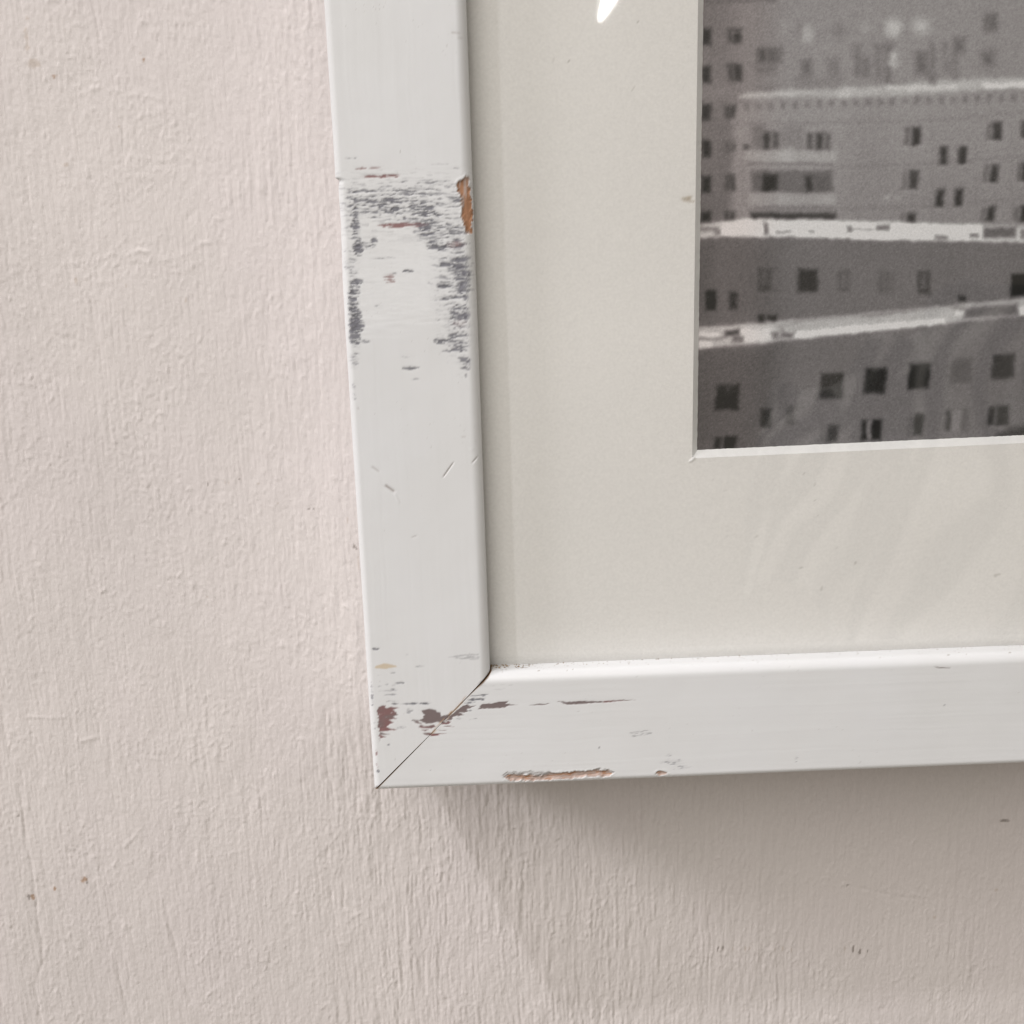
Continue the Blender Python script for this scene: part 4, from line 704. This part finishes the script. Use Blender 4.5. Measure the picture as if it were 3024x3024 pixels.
# the four bevels, a little ragged where the cutter started
bc = []; bf = []; off = 0
inner = {'BL': (cBL[0] + 1.40, cBL[1] + 1.66), 'TL': (cTL[0] + 1.40, cTL[1] - 1.5), 'BR': (cBR[0] - 1.5, cBR[1] + 1.4), 'TR': (cTR[0] - 1.5, cTR[1] - 1.5)}
outer = {'BL': cBL, 'TL': cTL, 'BR': cBR, 'TR': cTR}
for a, b in (('BL', 'TL'), ('BL', 'BR'), ('BR', 'TR'), ('TL', 'TR')):
    n = 700
    u = np.linspace(0, 1, n)
    for row, (src, dep) in enumerate(((outer, MD), (None, MD + MT * 0.5), (inner, MD + MT))):
        if src is None:
            P0 = [(outer[a][i] + inner[a][i]) / 2 for i in (0, 1)]; P1 = [(outer[b][i] + inner[b][i]) / 2 for i in (0, 1)]
        else:
            P0, P1 = src[a], src[b]
        x = P0[0] + (P1[0] - P0[0]) * u; z = P0[1] + (P1[1] - P0[1]) * u
        j = (noise(u * 500, u * 0, 0.9, 1, 111 + row) - 0.5) * (0.10 if row == 2 else 0.05) if row else 0
        if a + b in ('BLTL', 'BRTR'):
            x = x + j
        else:
            z = z + j
        bc.append(np.stack([x, np.full(n, dep), z], 1))
    i = np.arange(n - 1)
    for r in (0, 1):
        bf.append(np.stack([off + r * n + i, off + r * n + i + 1, off + (r + 1) * n + i + 1, off + (r + 1) * n + i], 1))
    off += 3 * n
bevel = mesh_np('mat_bevel', np.vstack(bc), np.vstack(bf), m_core, mat_board, smooth=False)
bevel['label'] = 'bright white bevelled edge of the mat window'
# overcut at the window's lower left corner: a sliver of lifted white core
sl = [(cBL[0] + 0.55, cBL[1] + 0.45), (cBL[0] + 0.10, cBL[1] + 0.25), (cBL[0] - 0.75, cBL[1] - 0.65), (cBL[0] - 0.25, cBL[1] - 0.70), (cBL[0] + 0.45, cBL[1] - 0.02)]
me = bpy.data.meshes.new('core_fibre')
vv = [(q[0] * MM, (MD - 0.22) * MM, q[1] * MM) for q in sl] + [(q[0] * MM, (MD + 0.2) * MM, q[1] * MM) for q in sl]
me.from_pydata(vv, [], [(0, 1, 2, 3, 4)] + [(i, (i + 1) % 5, 5 + (i + 1) % 5, 5 + i) for i in range(5)])
me.materials.append(m_core)
o = bpy.data.objects.new('core_fibre', me); COL.objects.link(o); o.parent = mat_board

# photographic print: grey apartment blocks with snow on the roofs
gx = np.concatenate([np.arange(74, 164, 0.2), np.linspace(164, FW - 74, 60)])
gz = np.concatenate([np.arange(74, 182, 0.2), np.linspace(182, FH - 68, 90)])
X, Z = np.meshgrid(gx, gz, indexing='ij')
x, z = X.ravel(), Z.ravel()
val = np.full(len(x), 122.0)
wx = x + (noise(x, z, 1.2, 1.2, 121) - 0.5) * 0.4; wz = z + (noise(x, z, 1.2, 1.2, 122) - 0.5) * 0.4
for pts, c, b in PRINT:
    a = np.array(pts)
    soft = (0.55 if c > 95 else 0.72, 1.3, 4.5)[b]
    sel = np.nonzero((x > a[:, 0].min() - soft * 1.5) & (x < a[:, 0].max() + soft * 1.5) & (z > a[:, 1].min() - soft * 1.5) & (z < a[:, 1].max() + soft * 1.5))[0]
    if len(sel) == 0:
        continue
    mk = sstep(soft, -soft, sdist(wx[sel], wz[sel], pts))
    if b == 0 and c > 150:
        mk = mk * np.clip(0.72 + 0.5 * fbm(x[sel], z[sel], 4.0, 0.9, 123, 2), 0, 1)
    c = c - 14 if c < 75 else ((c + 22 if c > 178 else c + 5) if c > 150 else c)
    val[sel] = val[sel] * (1 - mk) + c * mk
G = val.reshape(len(gx), len(gz))
kr = np.exp(-0.5 * (np.arange(-4, 5) / 1.15) ** 2); kr /= kr.sum()
Gp = np.pad(G, 4, mode='edge')
Gp = sum(kr[i] * Gp[i:i + G.shape[0], :] for i in range(9))
val = sum(kr[i] * Gp[:, i:i + G.shape[1]] for i in range(9)).ravel()
val += (noise(x, z, 9, 14, 124) - 0.5) * 6 + 8 * sstep(126, 150, z)  # paler towards the top: haze of the glass put into the print tone
rng = np.random.default_rng(5)
val += rng.normal(0, 4.0, len(x)) + (noise(x, z, 0.45, 0.45, 125) - 0.5) * 9
# storeys of the farther blocks beyond the part in view
far = (z > 176) | (x > 158)
val[far] -= 46 * (((x[far] % 17) < 5) & ((z[far] % 14) < 6))
alb = np.clip((lin(np.clip(val, 0, 255)) - 0.012) / 0.60, 0.004, 0.88)
hi = sstep(0.25, 0.6, alb)
tint = np.stack([alb, alb * (0.962 + 0.048 * hi), alb * (1.01 + 0.03 * hi)], 1)
brown = sstep(96, 84, x)[:, None]  # slight brown at the left: a reflection's tint put into the print colour
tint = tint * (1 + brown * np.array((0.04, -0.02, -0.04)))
# white dust specks on the print
dust = sstep(0.972, 0.99, noise(x, z, 0.34, 0.34, 126))[:, None] * sstep(0.45, 0.8, noise(x, z, 12, 12, 127))[:, None]
tint = tint * (1 - 0.5 * dust) + 0.5 * 0.5 * dust
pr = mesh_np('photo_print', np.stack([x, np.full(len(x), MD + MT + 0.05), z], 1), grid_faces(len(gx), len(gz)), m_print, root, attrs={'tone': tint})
pr['label'] = 'grey photograph of apartment blocks with snowy roofs and dark windows'

c, f = boxes_np([(24, FW - 24, MD + MT + 0.3, MD + MT + 3.3, 24, FH - 24)])
mesh_np('backing_board', c, f, m_back, root, smooth=False)
c, f = boxes_np([(24, FW - 24, LIP + 0.06, LIP + 1.75, 24, FH - 24)])
glass = mesh_np('glass_pane', c, f, m_glass, root, smooth=False)

# crumbs of dust lying on the lower ledge against the glass
random.seed(4)
cv = []; cf = []
for i in range(70):
    px = 28.2 + (random.random() ** 3) * 60 if i > 26 else 28.2 + (random.random() ** 1.6) * 8
    py = LIP - 0.15 - (random.random() ** 2) * 2.0
    r = random.uniform(0.06, 0.17) if i > 8 else random.uniform(0.14, 0.26)
    zc = W + r * 0.45
    n0 = len(cv)
    for k in range(6):
        a = k * math.pi / 3
        cv.append((px + r * math.cos(a) * random.uniform(.7, 1.6), py + r * math.sin(a) * random.uniform(.6, 1.0), zc + r * random.uniform(-.5, .5)))
    cv.append((px, py, zc + r)); cv.append((px, py, zc - r * .5))
    for k in range(6):
        cf += [(n0 + k, n0 + (k + 1) % 6, n0 + 6), (n0 + (k + 1) % 6, n0 + k, n0 + 7)]
me = bpy.data.meshes.new('dust')
me.from_pydata([tuple(q * MM for q in w) for w in cv], [], cf)
me.materials.append(m_dust)
dust_o = bpy.data.objects.new('dust', me); COL.objects.link(dust_o)
dust_o['kind'] = 'stuff'
dust_o['label'] = 'brown dust crumbs gathered on the lower ledge of the frame against the glass'

# rumpled cloth added to give the glass its pale streaks, beside and behind the camera: only its faint mirror image in the glass is in view
m_cloth, nt, bs = new_mat('reflection_cloth_print')
v = tex_coord(nt)
rp = N(nt, 'ShaderNodeValToRGB')
nt.nodes.remove(rp)
nt.links.new(vary(nt, attr_node(nt, 'tone').outputs['Color'], noise_node(nt, v, 40, 1), 0.06), bs.inputs['Base Color'])
bs.inputs['Roughness'].default_value = 0.9
nC = np.array((-0.35, 0.45, 0.82)); nC /= np.linalg.norm(nC)
uC = np.cross(np.array((0.0, 1.0, 0.0)), nC); uC /= np.linalg.norm(uC)
vC = np.cross(nC, uC)
gu = np.linspace(-230, 330, 281); gv = np.linspace(-250, 250, 251)
U, V = np.meshgrid(gu, gv, indexing='ij'); u, v_ = U.ravel(), V.ravel()
ang = math.radians(-48)
a_ = u * math.cos(ang) + v_ * math.sin(ang); c_ = -u * math.sin(ang) + v_ * math.cos(ang)
c_ = c_ + gnoise(a_ * 0.6, c_, 120, 201) * 55 + 0.0009 * a_ ** 2
fold = (noise(c_, a_, 34, 190, 203) - 0.5) * 2 + 0.5 * (noise(c_, a_, 17, 120, 204) - 0.5)
hC = fold * 26 - 0.0011 * (u ** 2 + v_ ** 2) + gnoise(u, v_, 70, 205) * 18
PC = np.array((428.0, -530.0, -8.0)) + u[:, None] * uC + v_[:, None] * vC + hC[:, None] * nC
f = grid_faces(len(gu), len(gv))
rad = np.hypot((u - 40) / 265, v_ / 245) + gnoise(u, v_, 90, 206) * 0.25
f = f[(rad[f] < 1).all(axis=1)]
used, inv = np.unique(f, return_inverse=True)
leaf = np.sin(2 * math.pi * (c_ + gnoise(u, v_, 60, 207) * 10) / 34.0) + 2.6 * (noise(c_ + 0.25 * a_, a_, 34, 85, 208) - 0.52)
st_ = sstep(-0.25, 0.65, leaf)[:, None]      # pale leaf shapes on a dark ground, made for the mirrored streaks
stripe = np.array((0.88, 0.89, 0.87)) * st_ + np.array((0.045, 0.055, 0.05)) * (1 - st_)
cl = mesh_np('reflection_cloth', PC[used], inv.reshape(f.shape), m_cloth, attrs={'tone': stripe[used]})
cl['label'] = 'rumpled leaf-patterned cloth added unseen for the faint streaks in the lower right of the glass'
cl['category'] = 'cloth'
